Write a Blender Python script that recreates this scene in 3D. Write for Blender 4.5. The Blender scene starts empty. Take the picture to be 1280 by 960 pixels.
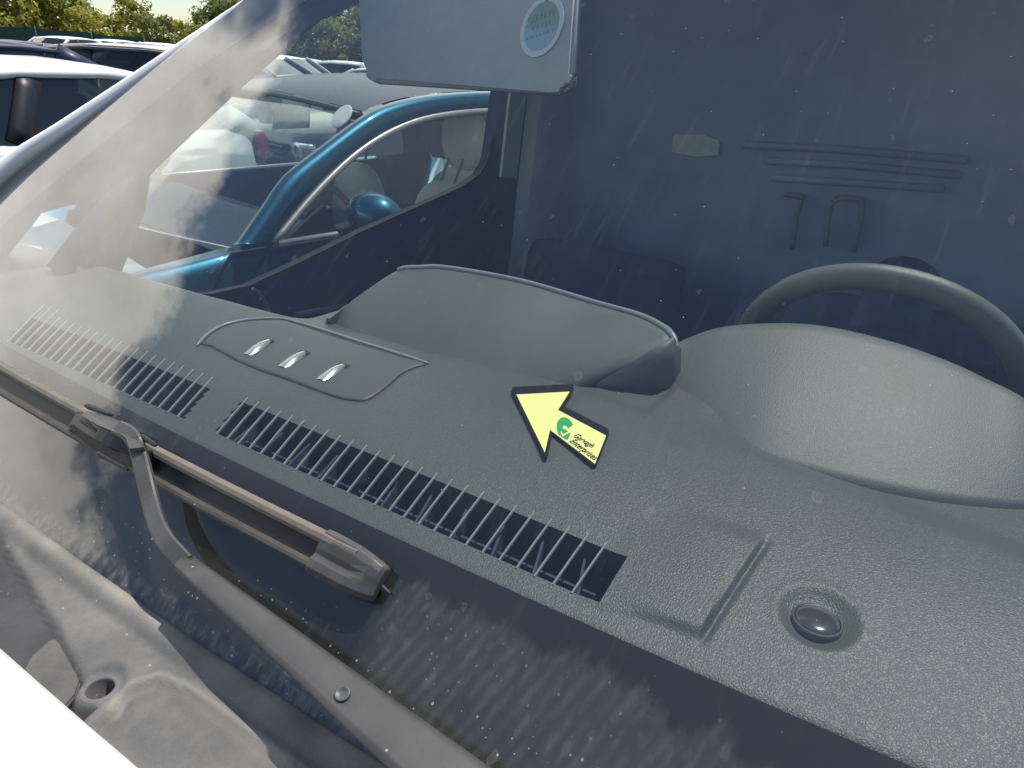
import bpy, bmesh, math, random
from mathutils import Vector, Matrix, noise
random.seed(7)
S = bpy.context.scene
COL = S.collection
V = Vector
rad = math.radians

# ------------------------------------------------------------------ camera
YAW, PITCH, ROLL, FPX = rad(31), rad(24.5), rad(3), 900.0
CAM = V((.42, -.2, 1.65))
_fh = V((-math.sin(YAW), math.cos(YAW), 0)); _r = V((math.cos(YAW), math.sin(YAW), 0))
_f = _fh * math.cos(PITCH) - V((0, 0, 1)) * math.sin(PITCH)
_u = _fh * math.sin(PITCH) + V((0, 0, 1)) * math.cos(PITCH)
_R = _r * math.cos(ROLL) + _u * math.sin(ROLL); _U = _u * math.cos(ROLL) - _r * math.sin(ROLL)
cd = bpy.data.cameras.new('camera'); cam = bpy.data.objects.new('camera', cd); COL.objects.link(cam)
cam.matrix_world = Matrix(((_R.x, _U.x, -_f.x, CAM.x), (_R.y, _U.y, -_f.y, CAM.y), (_R.z, _U.z, -_f.z, CAM.z), (0, 0, 0, 1)))
cd.sensor_width = 36; cd.lens = FPX / 1280 * 36; cd.clip_start = .02; cd.clip_end = 3000
S.camera = cam

# ------------------------------------------------------------------ world, sun, exposure
SUN_EL, SUN_AZ = rad(70), rad(22)                 # azimuth measured from +Y towards +X
sdir = V((math.sin(SUN_AZ) * math.cos(SUN_EL), math.cos(SUN_AZ) * math.cos(SUN_EL), math.sin(SUN_EL)))
W = bpy.data.worlds.new('World'); S.world = W; W.use_nodes = True
nt = W.node_tree; nt.nodes.clear()
def N(nt, t, **kw):
    n = nt.nodes.new(t)
    for k, v in kw.items():
        if k in n.bl_rna.properties: setattr(n, k, v)
        else: n.inputs[k.replace('_', ' ')].default_value = v
    return n
def Lk(nt, a, b): nt.links.new(a, b)
def math_(nt, op, a, b=None, clamp=False):
    n = nt.nodes.new('ShaderNodeMath'); n.operation = op; n.use_clamp = clamp
    for i, x in enumerate((a, b)):
        if x is None: continue
        if isinstance(x, (int, float)): n.inputs[i].default_value = x
        else: nt.links.new(x, n.inputs[i])
    return n.outputs[0]
def ramp01(nt, x, a, b):
    n = nt.nodes.new('ShaderNodeMapRange'); n.interpolation_type = 'SMOOTHSTEP'
    n.inputs[1].default_value = a; n.inputs[2].default_value = b
    if a > b:
        n.inputs[1].default_value = b; n.inputs[2].default_value = a; n.inputs[3].default_value = 1; n.inputs[4].default_value = 0
    nt.links.new(x, n.inputs[0]); return n.outputs[0]
sky = N(nt, 'ShaderNodeTexSky', sky_type='NISHITA', sun_disc=False)
sky.sun_elevation = SUN_EL; sky.sun_rotation = SUN_AZ; sky.altitude = 100; sky.air_density = 1.05; sky.dust_density = .2; sky.ozone_density = 3.0
tc = N(nt, 'ShaderNodeTexCoord')
sep = N(nt, 'ShaderNodeSeparateXYZ'); Lk(nt, tc.outputs['Generated'], sep.inputs[0])
mp = N(nt, 'ShaderNodeMapping'); mp.inputs['Scale'].default_value = (1, 1, 1.6); Lk(nt, tc.outputs['Generated'], mp.inputs[0])
n1 = N(nt, 'ShaderNodeTexNoise', Scale=5.0, Detail=9.0, Roughness=.6); Lk(nt, mp.outputs[0], n1.inputs['Vector'])
n2 = N(nt, 'ShaderNodeTexNoise', Scale=3.1, Detail=4.0); Lk(nt, mp.outputs[0], n2.inputs['Vector'])
# a bank of cumulus lying over the lower part of the sky, its top edge broken up by noise
top = math_(nt, 'SUBTRACT', math_(nt, 'ADD', math_(nt, 'MULTIPLY', sep.outputs[1], .37), .575), sep.outputs[2])
e = math_(nt, 'ADD', math_(nt, 'MULTIPLY', top, 4.0), math_(nt, 'MULTIPLY', math_(nt, 'SUBTRACT', n1.outputs[0], .5), 1.35))
m1 = ramp01(nt, e, -.05, .16)
gaps = ramp01(nt, n2.outputs[0], .27, .38)
low = ramp01(nt, sep.outputs[2], .05, .16)
side = ramp01(nt, math_(nt, 'ADD', sep.outputs[0], math_(nt, 'MULTIPLY', math_(nt, 'SUBTRACT', n1.outputs[0], .5), 1.2)), -.15, -.35)   # the bank stands on one side of the sky
mask = math_(nt, 'MULTIPLY', math_(nt, 'MULTIPLY', math_(nt, 'MULTIPLY', m1, low), gaps), side)
bgS = N(nt, 'ShaderNodeBackground', Strength=.105); Lk(nt, sky.outputs[0], bgS.inputs[0])
crp = N(nt, 'ShaderNodeValToRGB'); Lk(nt, n1.outputs[0], crp.inputs[0])
crp.color_ramp.elements[0].position = .3; crp.color_ramp.elements[0].color = (.60, .58, .56, 1)
crp.color_ramp.elements[1].position = .65; crp.color_ramp.elements[1].color = (1, .95, .87, 1)
bgC = N(nt, 'ShaderNodeBackground', Strength=2.15); Lk(nt, crp.outputs[0], bgC.inputs[0])
mx = N(nt, 'ShaderNodeMixShader'); Lk(nt, mask, mx.inputs[0]); Lk(nt, bgS.outputs[0], mx.inputs[1]); Lk(nt, bgC.outputs[0], mx.inputs[2])
out = N(nt, 'ShaderNodeOutputWorld'); Lk(nt, mx.outputs[0], out.inputs[0])
sl = bpy.data.lights.new('sun', 'SUN'); sl.energy = 3.7; sl.angle = rad(.53); sl.color = (1, .955, .88)
so = bpy.data.objects.new('sun', sl); COL.objects.link(so); so.rotation_euler = sdir.to_track_quat('Z', 'Y').to_euler()
S.view_settings.view_transform = 'Standard'; S.view_settings.look = 'None'; S.view_settings.exposure = .42; S.view_settings.gamma = 1
S.cycles.transparent_max_bounces = 24; S.cycles.max_bounces = 10; S.cycles.caustics_reflective = False; S.cycles.caustics_refractive = False

# ------------------------------------------------------------------ survey: sight lines from the camera cut with real surfaces
def sight(x, y): return ((x - 640) * _R - (y - 480) * _U + FPX * _f).normalized()
def pZ(x, y, Z): d = sight(x, y); return CAM + d * ((Z - CAM.z) / d.z)
def pX(x, y, X): d = sight(x, y); return CAM + d * ((X - CAM.x) / d.x)
def pY(x, y, Y): d = sight(x, y); return CAM + d * ((Y - CAM.y) / d.y)
GY0, GZ0, GT, GC = .1, 1.14, .85, .04             # the windscreen: raked, slightly bowed in plan
def gy(X, Z): return GY0 + (Z - GZ0) / GT + GC * X * X
def gn(X): return V((2 * GC * X, -1, 1 / GT)).normalized()
def gw(z): return min(1.12, .815 + .82 * (1.72 - z)) if z < 1.72 else .815 - .13 * (z - 1.72)
def G(X, Z, h=0): return V((X, gy(X, Z), Z)) + gn(X) * h
def pG(x, y, h=0):
    d = sight(x, y); lo, hi = 0., 4.
    for _ in range(50):
        m = (lo + hi) / 2; p = CAM + d * m; q = p - gn(p.x) * h
        if q.y < gy(q.x, q.z): lo = m
        else: hi = m
    return CAM + d * lo

# ------------------------------------------------------------------ object helpers
def mesh_obj(name, verts, faces, mats, parent=None, smooth=True, mi=None):
    me = bpy.data.meshes.new(name); me.from_pydata([tuple(v) for v in verts], [], faces); me.update()
    if not isinstance(mats, (list, tuple)): mats = [mats]
    for m in mats: me.materials.append(m)
    if smooth: me.polygons.foreach_set('use_smooth', [True] * len(me.polygons))
    if mi: me.polygons.foreach_set('material_index', mi)
    o = bpy.data.objects.new(name, me); COL.objects.link(o)
    if parent: o.parent = parent
    return o
def bm_obj(name, bm, mat, parent=None, smooth=False, fixn=True):
    if fixn: bmesh.ops.recalc_face_normals(bm, faces=bm.faces)
    me = bpy.data.meshes.new(name); bm.to_mesh(me); bm.free()
    for m in (mat if isinstance(mat, (list, tuple)) else [mat]): me.materials.append(m)
    if smooth: me.polygons.foreach_set('use_smooth', [True] * len(me.polygons))
    o = bpy.data.objects.new(name, me); COL.objects.link(o)
    if parent: o.parent = parent
    return o
def thing(name, label, cat, group=None, loc=(0, 0, 0)):
    o = bpy.data.objects.new(name, None); COL.objects.link(o); o.location = loc
    o['label'] = label; o['category'] = cat
    if group: o['group'] = group
    o.empty_display_size = .1
    return o
def lerp(a, b, t): return a + (b - a) * t
def sstep(a, b, x):
    t = max(0., min(1., (x - a) / (b - a))); return t * t * (3 - 2 * t)
def catmull(pts, n=6):
    P = [V(p) for p in pts]; P = [2 * P[0] - P[1]] + P + [2 * P[-1] - P[-2]]; o = []
    for i in range(1, len(P) - 2):
        a, b, c, d = P[i - 1:i + 3]
        for k in range(n):
            t = k / n
            o.append(.5 * ((2 * b) + (c - a) * t + (2 * a - 5 * b + 4 * c - d) * t * t + (3 * b - a - 3 * c + d) * t ** 3))
    o.append(P[-2]); return o
def add_box(bm, c, s, M=None, bev=0):
    r = bmesh.ops.create_cube(bm, size=1)['verts']
    for v in r:
        v.co = V((v.co.x * s[0], v.co.y * s[1], v.co.z * s[2]))
        if M: v.co = M @ v.co
        v.co += V(c)
    if bev:
        es = {e for v in r for e in v.link_edges}
        bmesh.ops.bevel(bm, geom=list(es), offset=bev, segments=2, profile=.6, affect='EDGES')
def add_loft(bm, rows, closed=False, caps=False):
    R = [[bm.verts.new(p) for p in r] for r in rows]
    m = len(R[0])
    for a, b in zip(R, R[1:]):
        for j in range(m if closed else m - 1):
            k = (j + 1) % m
            try: bm.faces.new((a[j], a[k], b[k], b[j]))
            except ValueError: pass
    if caps:
        for r in (R[0], R[-1]):
            try: bm.faces.new(r)
            except ValueError: pass
    return R
def add_tube(bm, path, r, n=10, caps=True, up=None, flat=1.0):
    path = [V(p) for p in path]; rows = []
    rr = r if isinstance(r, (list, tuple)) else [r] * len(path)
    for i, p in enumerate(path):
        t = (path[min(i + 1, len(path) - 1)] - path[max(i - 1, 0)]).normalized()
        a = V(up) if up else (V((0, 0, 1)) if abs(t.z) < .9 else V((1, 0, 0)))
        s = t.cross(a).normalized(); b = s.cross(t)
        rows.append([p + (s * math.cos(2 * math.pi * k / n) + b * math.sin(2 * math.pi * k / n) * flat) * rr[i] for k in range(n)])
    add_loft(bm, rows, True, caps)
def add_profile(bm, path, prof, normals, caps=True):
    """sweep a 2-D profile (side, height) along a path; height runs along the given normals"""
    path = [V(p) for p in path]; rows = []
    for i, p in enumerate(path):
        t = (path[min(i + 1, len(path) - 1)] - path[max(i - 1, 0)]).normalized()
        n = V(normals[i] if isinstance(normals, list) else normals); s = t.cross(n).normalized(); n = s.cross(t)
        pr = prof[i] if isinstance(prof[0][0], (list, tuple)) else prof
        rows.append([p + s * a + n * b for a, b in pr])
    add_loft(bm, rows, True, caps)
def add_prism(bm, poly, n, h):
    """solid plate: polygon poly at its foot, raised by h along n"""
    a = [bm.verts.new(p) for p in poly]; b = [bm.verts.new(V(p) + V(n) * h) for p in poly]
    bm.faces.new(a); bm.faces.new(b)
    for i in range(len(a)):
        j = (i + 1) % len(a); bm.faces.new((a[i], a[j], b[j], b[i]))
def add_lathe(bm, prof, c, M=None, n=28):
    rows = []
    for r, z in prof:
        row = []
        for k in range(n):
            p = V((r * math.cos(2 * math.pi * k / n), r * math.sin(2 * math.pi * k / n), z))
            row.append(V(c) + (M @ p if M else p))
        rows.append(row)
    add_loft(bm, rows, True, True)

# ------------------------------------------------------------------ materials
def mat(name): 
    m = bpy.data.materials.new(name); m.use_nodes = True
    return m, m.node_tree, m.node_tree.nodes['Principled BSDF']
def plain(name, col, rough=.5, metal=0., coat=0., noise_amt=.12, nscale=40., bump=0., bscale=300., spec=.5, dust=0.):
    m, t, p = mat(name)
    tcd = N(t, 'ShaderNodeTexCoord')
    nz = N(t, 'ShaderNodeTexNoise', Scale=nscale, Detail=5.0); Lk(t, tcd.outputs['Object'], nz.inputs['Vector'])
    cr = N(t, 'ShaderNodeValToRGB'); Lk(t, nz.outputs[0], cr.inputs[0])
    a = 1 - noise_amt; b = 1 + noise_amt
    cr.color_ramp.elements[0].position = .3; cr.color_ramp.elements[1].position = .7
    cr.color_ramp.elements[0].color = (*[c * a for c in col], 1); cr.color_ramp.elements[1].color = (*[min(1, c * b) for c in col], 1)
    last = cr.outputs[0]
    if dust:
        nd = N(t, 'ShaderNodeTexNoise', Scale=9.0, Detail=7.0, Roughness=.7); Lk(t, tcd.outputs['Object'], nd.inputs['Vector'])
        f = math_(t, 'MULTIPLY', ramp01(t, nd.outputs[0], .35, .75), dust)
        vo = N(t, 'ShaderNodeTexVoronoi', Scale=95.0); Lk(t, tcd.outputs['Object'], vo.inputs['Vector'])
        sc = N(t, 'ShaderNodeSeparateColor'); Lk(t, vo.outputs['Color'], sc.inputs[0])
        sp = math_(t, 'MULTIPLY', math_(t, 'LESS_THAN', vo.outputs['Distance'], .11), math_(t, 'GREATER_THAN', sc.outputs[0], .86))
        f = math_(t, 'MAXIMUM', f, math_(t, 'MULTIPLY', sp, .7))
        mxc = N(t, 'ShaderNodeMix', data_type='RGBA'); Lk(t, f, mxc.inputs[0]); Lk(t, last, mxc.inputs[6]); mxc.inputs[7].default_value = (.42, .39, .33, 1)
        last = mxc.outputs[2]
    Lk(t, last, p.inputs['Base Color'])
    p.inputs['Roughness'].default_value = rough; p.inputs['Metallic'].default_value = metal
    p.inputs['Coat Weight'].default_value = coat; p.inputs['Coat Roughness'].default_value = .03
    p.inputs['Specular IOR Level'].default_value = spec
    if bump:
        nb = N(t, 'ShaderNodeTexNoise', Scale=bscale, Detail=3.0); Lk(t, tcd.outputs['Object'], nb.inputs['Vector'])
        bp = N(t, 'ShaderNodeBump', Strength=bump, Distance=.002); Lk(t, nb.outputs[0], bp.inputs['Height']); Lk(t, bp.outputs[0], p.inputs['Normal'])
    return m
def leather(name, col, rough, scale, strength):
    m, t, p = mat(name)
    tcd = N(t, 'ShaderNodeTexCoord')
    nw = N(t, 'ShaderNodeTexNoise', Scale=scale * .6, Detail=2.0); Lk(t, tcd.outputs['Object'], nw.inputs['Vector'])
    mxv = N(t, 'ShaderNodeMix', data_type='RGBA'); mxv.inputs[0].default_value = .004
    Lk(t, tcd.outputs['Object'], mxv.inputs[6]); Lk(t, nw.outputs['Color'], mxv.inputs[7])
    v = N(t, 'ShaderNodeTexVoronoi', feature='DISTANCE_TO_EDGE', Scale=scale); Lk(t, mxv.outputs[2], v.inputs['Vector'])
    h = ramp01(t, v.outputs['Distance'], 0, .32)
    nz = N(t, 'ShaderNodeTexNoise', Scale=6.0, Detail=6.0, Roughness=.65); Lk(t, tcd.outputs['Object'], nz.inputs['Vector'])
    cr = N(t, 'ShaderNodeValToRGB'); Lk(t, nz.outputs[0], cr.inputs[0])
    cr.color_ramp.elements[0].position = .3; cr.color_ramp.elements[1].position = .7
    cr.color_ramp.elements[0].color = (*[c * .88 for c in col], 1); cr.color_ramp.elements[1].color = (*[c * 1.12 for c in col], 1)
    Lk(t, cr.outputs[0], p.inputs['Base Color'])
    p.inputs['Roughness'].default_value = rough
    n3 = N(t, 'ShaderNodeTexNoise', Scale=scale * 2.3, Detail=2.0); Lk(t, tcd.outputs['Object'], n3.inputs['Vector'])
    hh = math_(t, 'ADD', h, math_(t, 'MULTIPLY', n3.outputs[0], .5))
    bp = N(t, 'ShaderNodeBump', Strength=strength, Distance=.0012); Lk(t, hh, bp.inputs['Height']); Lk(t, bp.outputs[0], p.inputs['Normal'])
    return m
def glass(name, tint, dirty=False, film=.012, gain=1.0):
    m = bpy.data.materials.new(name); m.use_nodes = True; t = m.node_tree; t.nodes.clear()
    lw = N(t, 'ShaderNodeLayerWeight', Blend=.5)
    f5 = math_(t, 'POWER', lw.outputs['Facing'], 5.0)
    f0 = .042 if dirty else .04
    F = math_(t, 'ADD', math_(t, 'MULTIPLY', f5, 1 - f0), f0)
    F2 = math_(t, 'MULTIPLY', math_(t, 'DIVIDE', math_(t, 'MULTIPLY', F, 2.0), math_(t, 'ADD', F, 1.0)), gain, True)
    tr = N(t, 'ShaderNodeBsdfTransparent'); tr.inputs[0].default_value = (*tint, 1)
    gl = N(t, 'ShaderNodeBsdfGlossy', Roughness=0.0)
    a = N(t, 'ShaderNodeMixShader'); Lk(t, F2, a.inputs[0]); Lk(t, tr.outputs[0], a.inputs[1]); Lk(t, gl.outputs[0], a.inputs[2])
    df = N(t, 'ShaderNodeBsdfDiffuse'); df.inputs[0].default_value = (.58, .56, .53, 1)
    b = N(t, 'ShaderNodeMixShader'); Lk(t, a.outputs[0], b.inputs[1]); Lk(t, df.outputs[0], b.inputs[2])
    if not dirty: b.inputs[0].default_value = film
    else:
        tcd = N(t, 'ShaderNodeTexCoord'); ob = tcd.outputs['Object']
        sp = N(t, 'ShaderNodeSeparateXYZ'); Lk(t, ob, sp.inputs[0])
        up = math_(t, 'MULTIPLY', math_(t, 'SUBTRACT', sp.outputs[2], GZ0), math.hypot(1, 1 / GT))   # metres up the slope
        uv = N(t, 'ShaderNodeCombineXYZ'); Lk(t, sp.outputs[0], uv.inputs[0]); Lk(t, up, uv.inputs[1])
        def mapped(sx, sy, rot=0, off=0):
            q = N(t, 'ShaderNodeMapping'); q.inputs['Scale'].default_value = (sx, sy, 1); q.inputs['Rotation'].default_value = (0, 0, rot); q.inputs['Location'].default_value = (off, off * .7, 0)
            Lk(t, uv.outputs[0], q.inputs[0]); return q.outputs[0]
        def nz(vec, sc, det=6., ro=.6):
            n = N(t, 'ShaderNodeTexNoise', Scale=sc, Detail=det, Roughness=ro); Lk(t, vec, n.inputs['Vector']); return n.outputs[0]
        def vor(vec, sc, feat='F1'):
            n = N(t, 'ShaderNodeTexVoronoi', Scale=sc, feature=feat, voronoi_dimensions='2D'); Lk(t, vec, n.inputs['Vector'])
            s = N(t, 'ShaderNodeSeparateColor'); Lk(t, n.outputs['Color'], s.inputs[0]); return n.outputs['Distance'], s.outputs[0], s.outputs[1]
        add = lambda x, y: math_(t, 'ADD', x, y); mul = lambda x, y: math_(t, 'MULTIPLY', x, y); mxm = lambda x, y: math_(t, 'MAXIMUM', x, y)
        base = mul(ramp01(t, nz(mapped(1, 1), 3.0), .3, .75), film)
        base = add(base, film * .5)
        stre = mul(ramp01(t, nz(mapped(9, 1.0, rad(-22)), 9., 6., .7), .52, .8), .035)      # wiped streaks
        # dried water marks: small rings, run down a little
        warp = N(t, 'ShaderNodeMix', data_type='RGBA'); warp.inputs[0].default_value = .012
        nzc = N(t, 'ShaderNodeTexNoise', Scale=60., Detail=3.); Lk(t, uv.outputs[0], nzc.inputs['Vector'])
        Lk(t, mapped(1, .72), warp.inputs[6]); Lk(t, nzc.outputs['Color'], warp.inputs[7])
        d, c0, c1 = vor(warp.outputs[2], 26.)
        rr = add(mul(c1, .06), .045)
        inside = math_(t, 'LESS_THAN', d, rr)
        rim = mul(inside, math_(t, 'GREATER_THAN', d, mul(rr, .74)))
        pick = math_(t, 'GREATER_THAN', c0, .88)
        drops = mul(pick, add(mul(inside, .03), mul(rim, .04)))
        d2, c2, c3 = vor(mapped(1, 1, 0, 3.3), 75.)
        specks = mul(mul(math_(t, 'LESS_THAN', d2, mul(mul(c3, c3), .05)), math_(t, 'GREATER_THAN', c2, .88)), .5)
        # dusty, rain-marked strip that the blade does not reach, below the blade's lowest stroke
        edge = add(.128, mul(math_(t, 'SUBTRACT', nz(mapped(1, .3), 34., 5., .6), .5), .07))
        edge = math_(t, 'SUBTRACT', edge, mul(ramp01(t, sp.outputs[0], .22, .5), .018))
        zone = mul(ramp01(t, math_(t, 'SUBTRACT', edge, up), -.004, .014), ramp01(t, sp.outputs[0], .066, .095))
        pat = add(mul(ramp01(t, nz(mapped(1, .3), 85., 4., .55), .35, .65), .6), mul(ramp01(t, nz(mapped(1, 1, 0, 5), 90., 5., .7), .4, .7), .4))
        wv = math_(t, 'SINE', add(mul(add(sp.outputs[0], mul(up, -.35)), 2 * math.pi / .0125), mul(nz(mapped(1, .6, 0, 7), 26., 3.), 2.6)))
        pat = mul(pat, add(mul(wv, .40), .60))
        d6, c6, c7 = vor(warp.outputs[2], 58.)
        marks = mul(mul(ramp01(t, d6, .26, .16), math_(t, 'GREATER_THAN', c6, .62)), add(mul(c7, .035), .006))
        strip = mul(zone, add(add(mul(pat, .07), .032), marks))
        # grit in the strip below the blade
        d4, c4, c5 = vor(mapped(1, .8, 0, 9.1), 150.)
        grit = mul(mul(math_(t, 'LESS_THAN', d4, mul(mul(c5, c5), .15)), math_(t, 'GREATER_THAN', c4, .55)), .45)
        below = ramp01(t, up, .075, .045)
        grit = mul(grit, add(mul(below, .9), mul(zone, .35)))
        seam = mul(ramp01(t, nz(mapped(1, .5, 0, 2), 120., 4.), .35, .7), mul(ramp01(t, up, .016, .0), .16))
        tot = add(add(add(base, stre), drops), add(add(strip, grit), seam))
        tot = math_(t, 'MAXIMUM', tot, specks)
        tot = math_(t, 'MINIMUM', tot, .85)
        Lk(t, tot, b.inputs[0])
    o = N(t, 'ShaderNodeOutputMaterial'); Lk(t, b.outputs[0], o.inputs[0])
    return m

M = dict(
    glass=glass('windscreen_glass', (.90, .94, .925), True, .013, 1.1),
    side_glass=glass('side_glass', (.75, .84, .82), False, .012),
    car_glass=glass('car_glass', (.86, .91, .90), False, .01),
    dark_glass=glass('dark_car_glass', (.16, .20, .20), False, .01),
    frit=plain('black_frit', (.006, .006, .007), .6, noise_amt=.1),
    white=plain('white_paint', (.80, .79, .77), .35, coat=.6, noise_amt=.02, nscale=3),
    dash=leather('dash_leather', (.068, .076, .075), .46, 400., .24),
    dash_smooth=leather('dash_panel', (.066, .074, .075), .5, 900., .12),
    hood_pad=leather('hood_leather', (.096, .104, .093), .52, 400., .15),
    hump=leather('screen_hood_leather', (.082, .092, .088), .55, 600., .15),
    slat=plain('slat_plastic', (.24, .27, .26), .3, noise_amt=.05),
    vent_dark=plain('vent_dark', (.012, .014, .017), .6, noise_amt=.2),
    chrome=plain('clip_chrome', (.62, .66, .64), .22, metal=.75, noise_amt=.05),
    trim=plain('grey_trim', (.19, .23, .24), .4, noise_amt=.06),
    wheel=leather('steering_leather', (.12, .13, .118), .42, 600., .2),
    black=plain('black_plastic', (.012, .012, .014), .45, noise_amt=.2),
    inner=plain('inner_veil_tint', (.036, .046, .075), .7, noise_amt=.2, spec=.3),  # dark trim with the blue of the reflected-sky veil put into its colour
    bulk=plain('bulkhead_veil_tint', (.20, .24, .34), .55, noise_amt=.15, nscale=8),  # base colour lifted and blued to carry the sky haze over the cabin
    seatm=plain('seat_cloth', (.055, .068, .102), .9, noise_amt=.06, nscale=30, spec=.2),
    visor=plain('visor_vinyl', (.42, .425, .41), .65, noise_amt=.05, bump=.15, bscale=700.),
    belt=plain('seat_belt_web', (.10, .12, .13), .6, noise_amt=.1, nscale=200),
    cowl=plain('weathered_cowl_plastic', (.108, .106, .103), .62, noise_amt=.12, nscale=14, bump=.22, bscale=420, dust=.30, spec=.35),
    cowl_dark=plain('cowl_dark_plastic', (.075, .072, .07), .5, noise_amt=.15, nscale=20, bump=.2, bscale=300, dust=.22),
    arm=plain('wiper_arm_paint', (.048, .047, .047), .45, noise_amt=.08, nscale=30, bump=.05, bscale=600, dust=.10),
    rail=plain('tan_rail_rubber', (.135, .115, .093), .55, noise_amt=.14, nscale=60, bump=.1, bscale=400, dust=.12),
    rail_low=plain('dark_rail_rubber', (.05, .044, .038), .55, noise_amt=.16, nscale=60, bump=.1, bscale=400, dust=.12),
    rib=plain('rib_paint', (.12, .135, .165), .5),
    rubber=plain('rubber', (.012, .012, .013), .55, noise_amt=.2),
    cap=plain('wiper_cap_plastic', (.055, .052, .054), .42, noise_amt=.1, bump=.1, bscale=500, dust=.12),
    steel=plain('rivet_steel', (.10, .10, .10), .5, metal=.4, noise_amt=.1),
    teal=plain('teal_metallic_paint', (.008, .080, .135), .42, metal=.7, coat=.7, noise_amt=.04, nscale=5),
    navy=plain('navy_paint', (.022, .032, .07), .45, metal=.1, coat=.08, noise_amt=.05, spec=.35),
    charcoal=plain('charcoal_paint', (.05, .05, .06), .35, metal=.3, coat=.6, noise_amt=.05),
    silver=plain('silver_paint', (.42, .43, .45), .35, metal=.4, coat=.5, noise_amt=.05),
    chrome_warm=plain('window_trim_metal', (.46, .42, .39), .4, metal=.5, noise_amt=.08),
    ivory=plain('ivory_seat', (.74, .72, .64), .7, noise_amt=.06, nscale=30),
    tail=plain('tail_lamp_red', (.30, .01, .02), .2, coat=.6, noise_amt=.1),
    lamp=plain('headlamp_glass', (.55, .57, .6), .1, metal=.4, coat=.8),
    tyre=plain('tyre_rubber', (.02, .02, .02), .85),
    rim=plain('alloy_rim', (.4, .4, .42), .35, metal=.8),
    plate=plain('plate_white', (.70, .71, .68), .4, noise_amt=.03),
    blue=plain('plate_blue', (.02, .08, .42), .4),
    yellow=plain('arrow_yellow', (.88, .86, .30), .6, noise_amt=.01, spec=.2),
    ink=plain('arrow_black', (.006, .006, .006), .7, noise_amt=.05, spec=.15),
    green=plain('logo_green', (.03, .36, .12), .6, noise_amt=.02, spec=.2),
    bark=plain('bark', (.12, .09, .06), .9, noise_amt=.3, nscale=6),
    net=plain('green_net', (.06, .12, .11), .9, noise_amt=.2, nscale=3),
    post=plain('galvanised_post', (.3, .31, .31), .5, metal=.6),
    sensor=plain('sensor_lens', (.05, .05, .055), .18, coat=.5, noise_amt=.1),
    badge_rim=plain('badge_rim', (.66, .70, .66), .5, noise_amt=.03),
)

# ------------------------------------------------------------------ ground of the car park (falls gently away to the rear right)
def gz(x, y):
    w = .496 * x + 1.02 * y
    s = max(0., w - 1.5)
    return -.044 * (s if s < 45 else 45 + (s - 45) * .2)
mg, tg, pg = mat('dusty_asphalt')
tcg = N(tg, 'ShaderNodeTexCoord')
ng = N(tg, 'ShaderNodeTexNoise', Scale=.35, Detail=9.0, Roughness=.65); Lk(tg, tcg.outputs['Object'], ng.inputs['Vector'])
cg = N(tg, 'ShaderNodeValToRGB'); Lk(tg, ng.outputs[0], cg.inputs[0])
cg.color_ramp.elements[0].position = .3; cg.color_ramp.elements[0].color = (.10, .095, .088, 1)
cg.color_ramp.elements[1].position = .7; cg.color_ramp.elements[1].color = (.19, .17, .145, 1)
Lk(tg, cg.outputs[0], pg.inputs['Base Color']); pg.inputs['Roughness'].default_value = .9
def axis():
    a = [-1600, -900, -500, -300, -200]; x = -150
    while x <= 150: a.append(x); x += 5
    return a + [200, 300, 500, 900, 1600]
ax = axis(); n = len(ax)
gv = [(x, y, gz(x, y)) for y in ax for x in ax]
gf = [(j * n + i, j * n + i + 1, (j + 1) * n + i + 1, (j + 1) * n + i) for j in range(n - 1) for i in range(n - 1)]
g = mesh_obj('car_park_ground', gv, gf, mg); g['kind'] = 'structure'
# bare orange earth bank along the far side of the car park
me_, te, pe = mat('orange_earth')
tce = N(te, 'ShaderNodeTexCoord'); ne = N(te, 'ShaderNodeTexNoise', Scale=.5, Detail=8.0); Lk(te, tce.outputs['Object'], ne.inputs['Vector'])
ce = N(te, 'ShaderNodeValToRGB'); Lk(te, ne.outputs[0], ce.inputs[0])
ce.color_ramp.elements[0].position = .35; ce.color_ramp.elements[0].color = (.10, .10, .045, 1)
ce.color_ramp.elements[1].position = .6; ce.color_ramp.elements[1].color = (.36, .23, .13, 1)
Lk(te, ce.outputs[0], pe.inputs['Base Color']); pe.inputs['Roughness'].default_value = .95
def polar(az, d): return V((CAM.x - math.sin(rad(az)) * d, CAM.y + math.cos(rad(az)) * d, 0))
bv, bf = [], []
azs = list(range(25, 86, 1))
for a in azs:
    for k, (d, h) in enumerate(((50, .0), (53, .9), (57, 1.5), (64, 1.9), (80, 2.2), (110, 2.6))):
        p = polar(a, d); q = noise.noise((a * .35, k * .7, 0)) * .35
        bv.append((p.x, p.y, gz(p.x, p.y) + h + (q if k else -.3)))
for i in range(len(azs) - 1):
    for k in range(5): bf.append((i * 6 + k, i * 6 + k + 1, i * 6 + 7 + k, i * 6 + 6 + k))
bank = mesh_obj('earth_bank', bv, bf, me_); bank['kind'] = 'structure'

# ------------------------------------------------------------------ THE VAN the camera leans over
van = thing('panel_van', 'white panel van seen close through its dusty windscreen, grey dashboard below', 'van')
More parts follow.
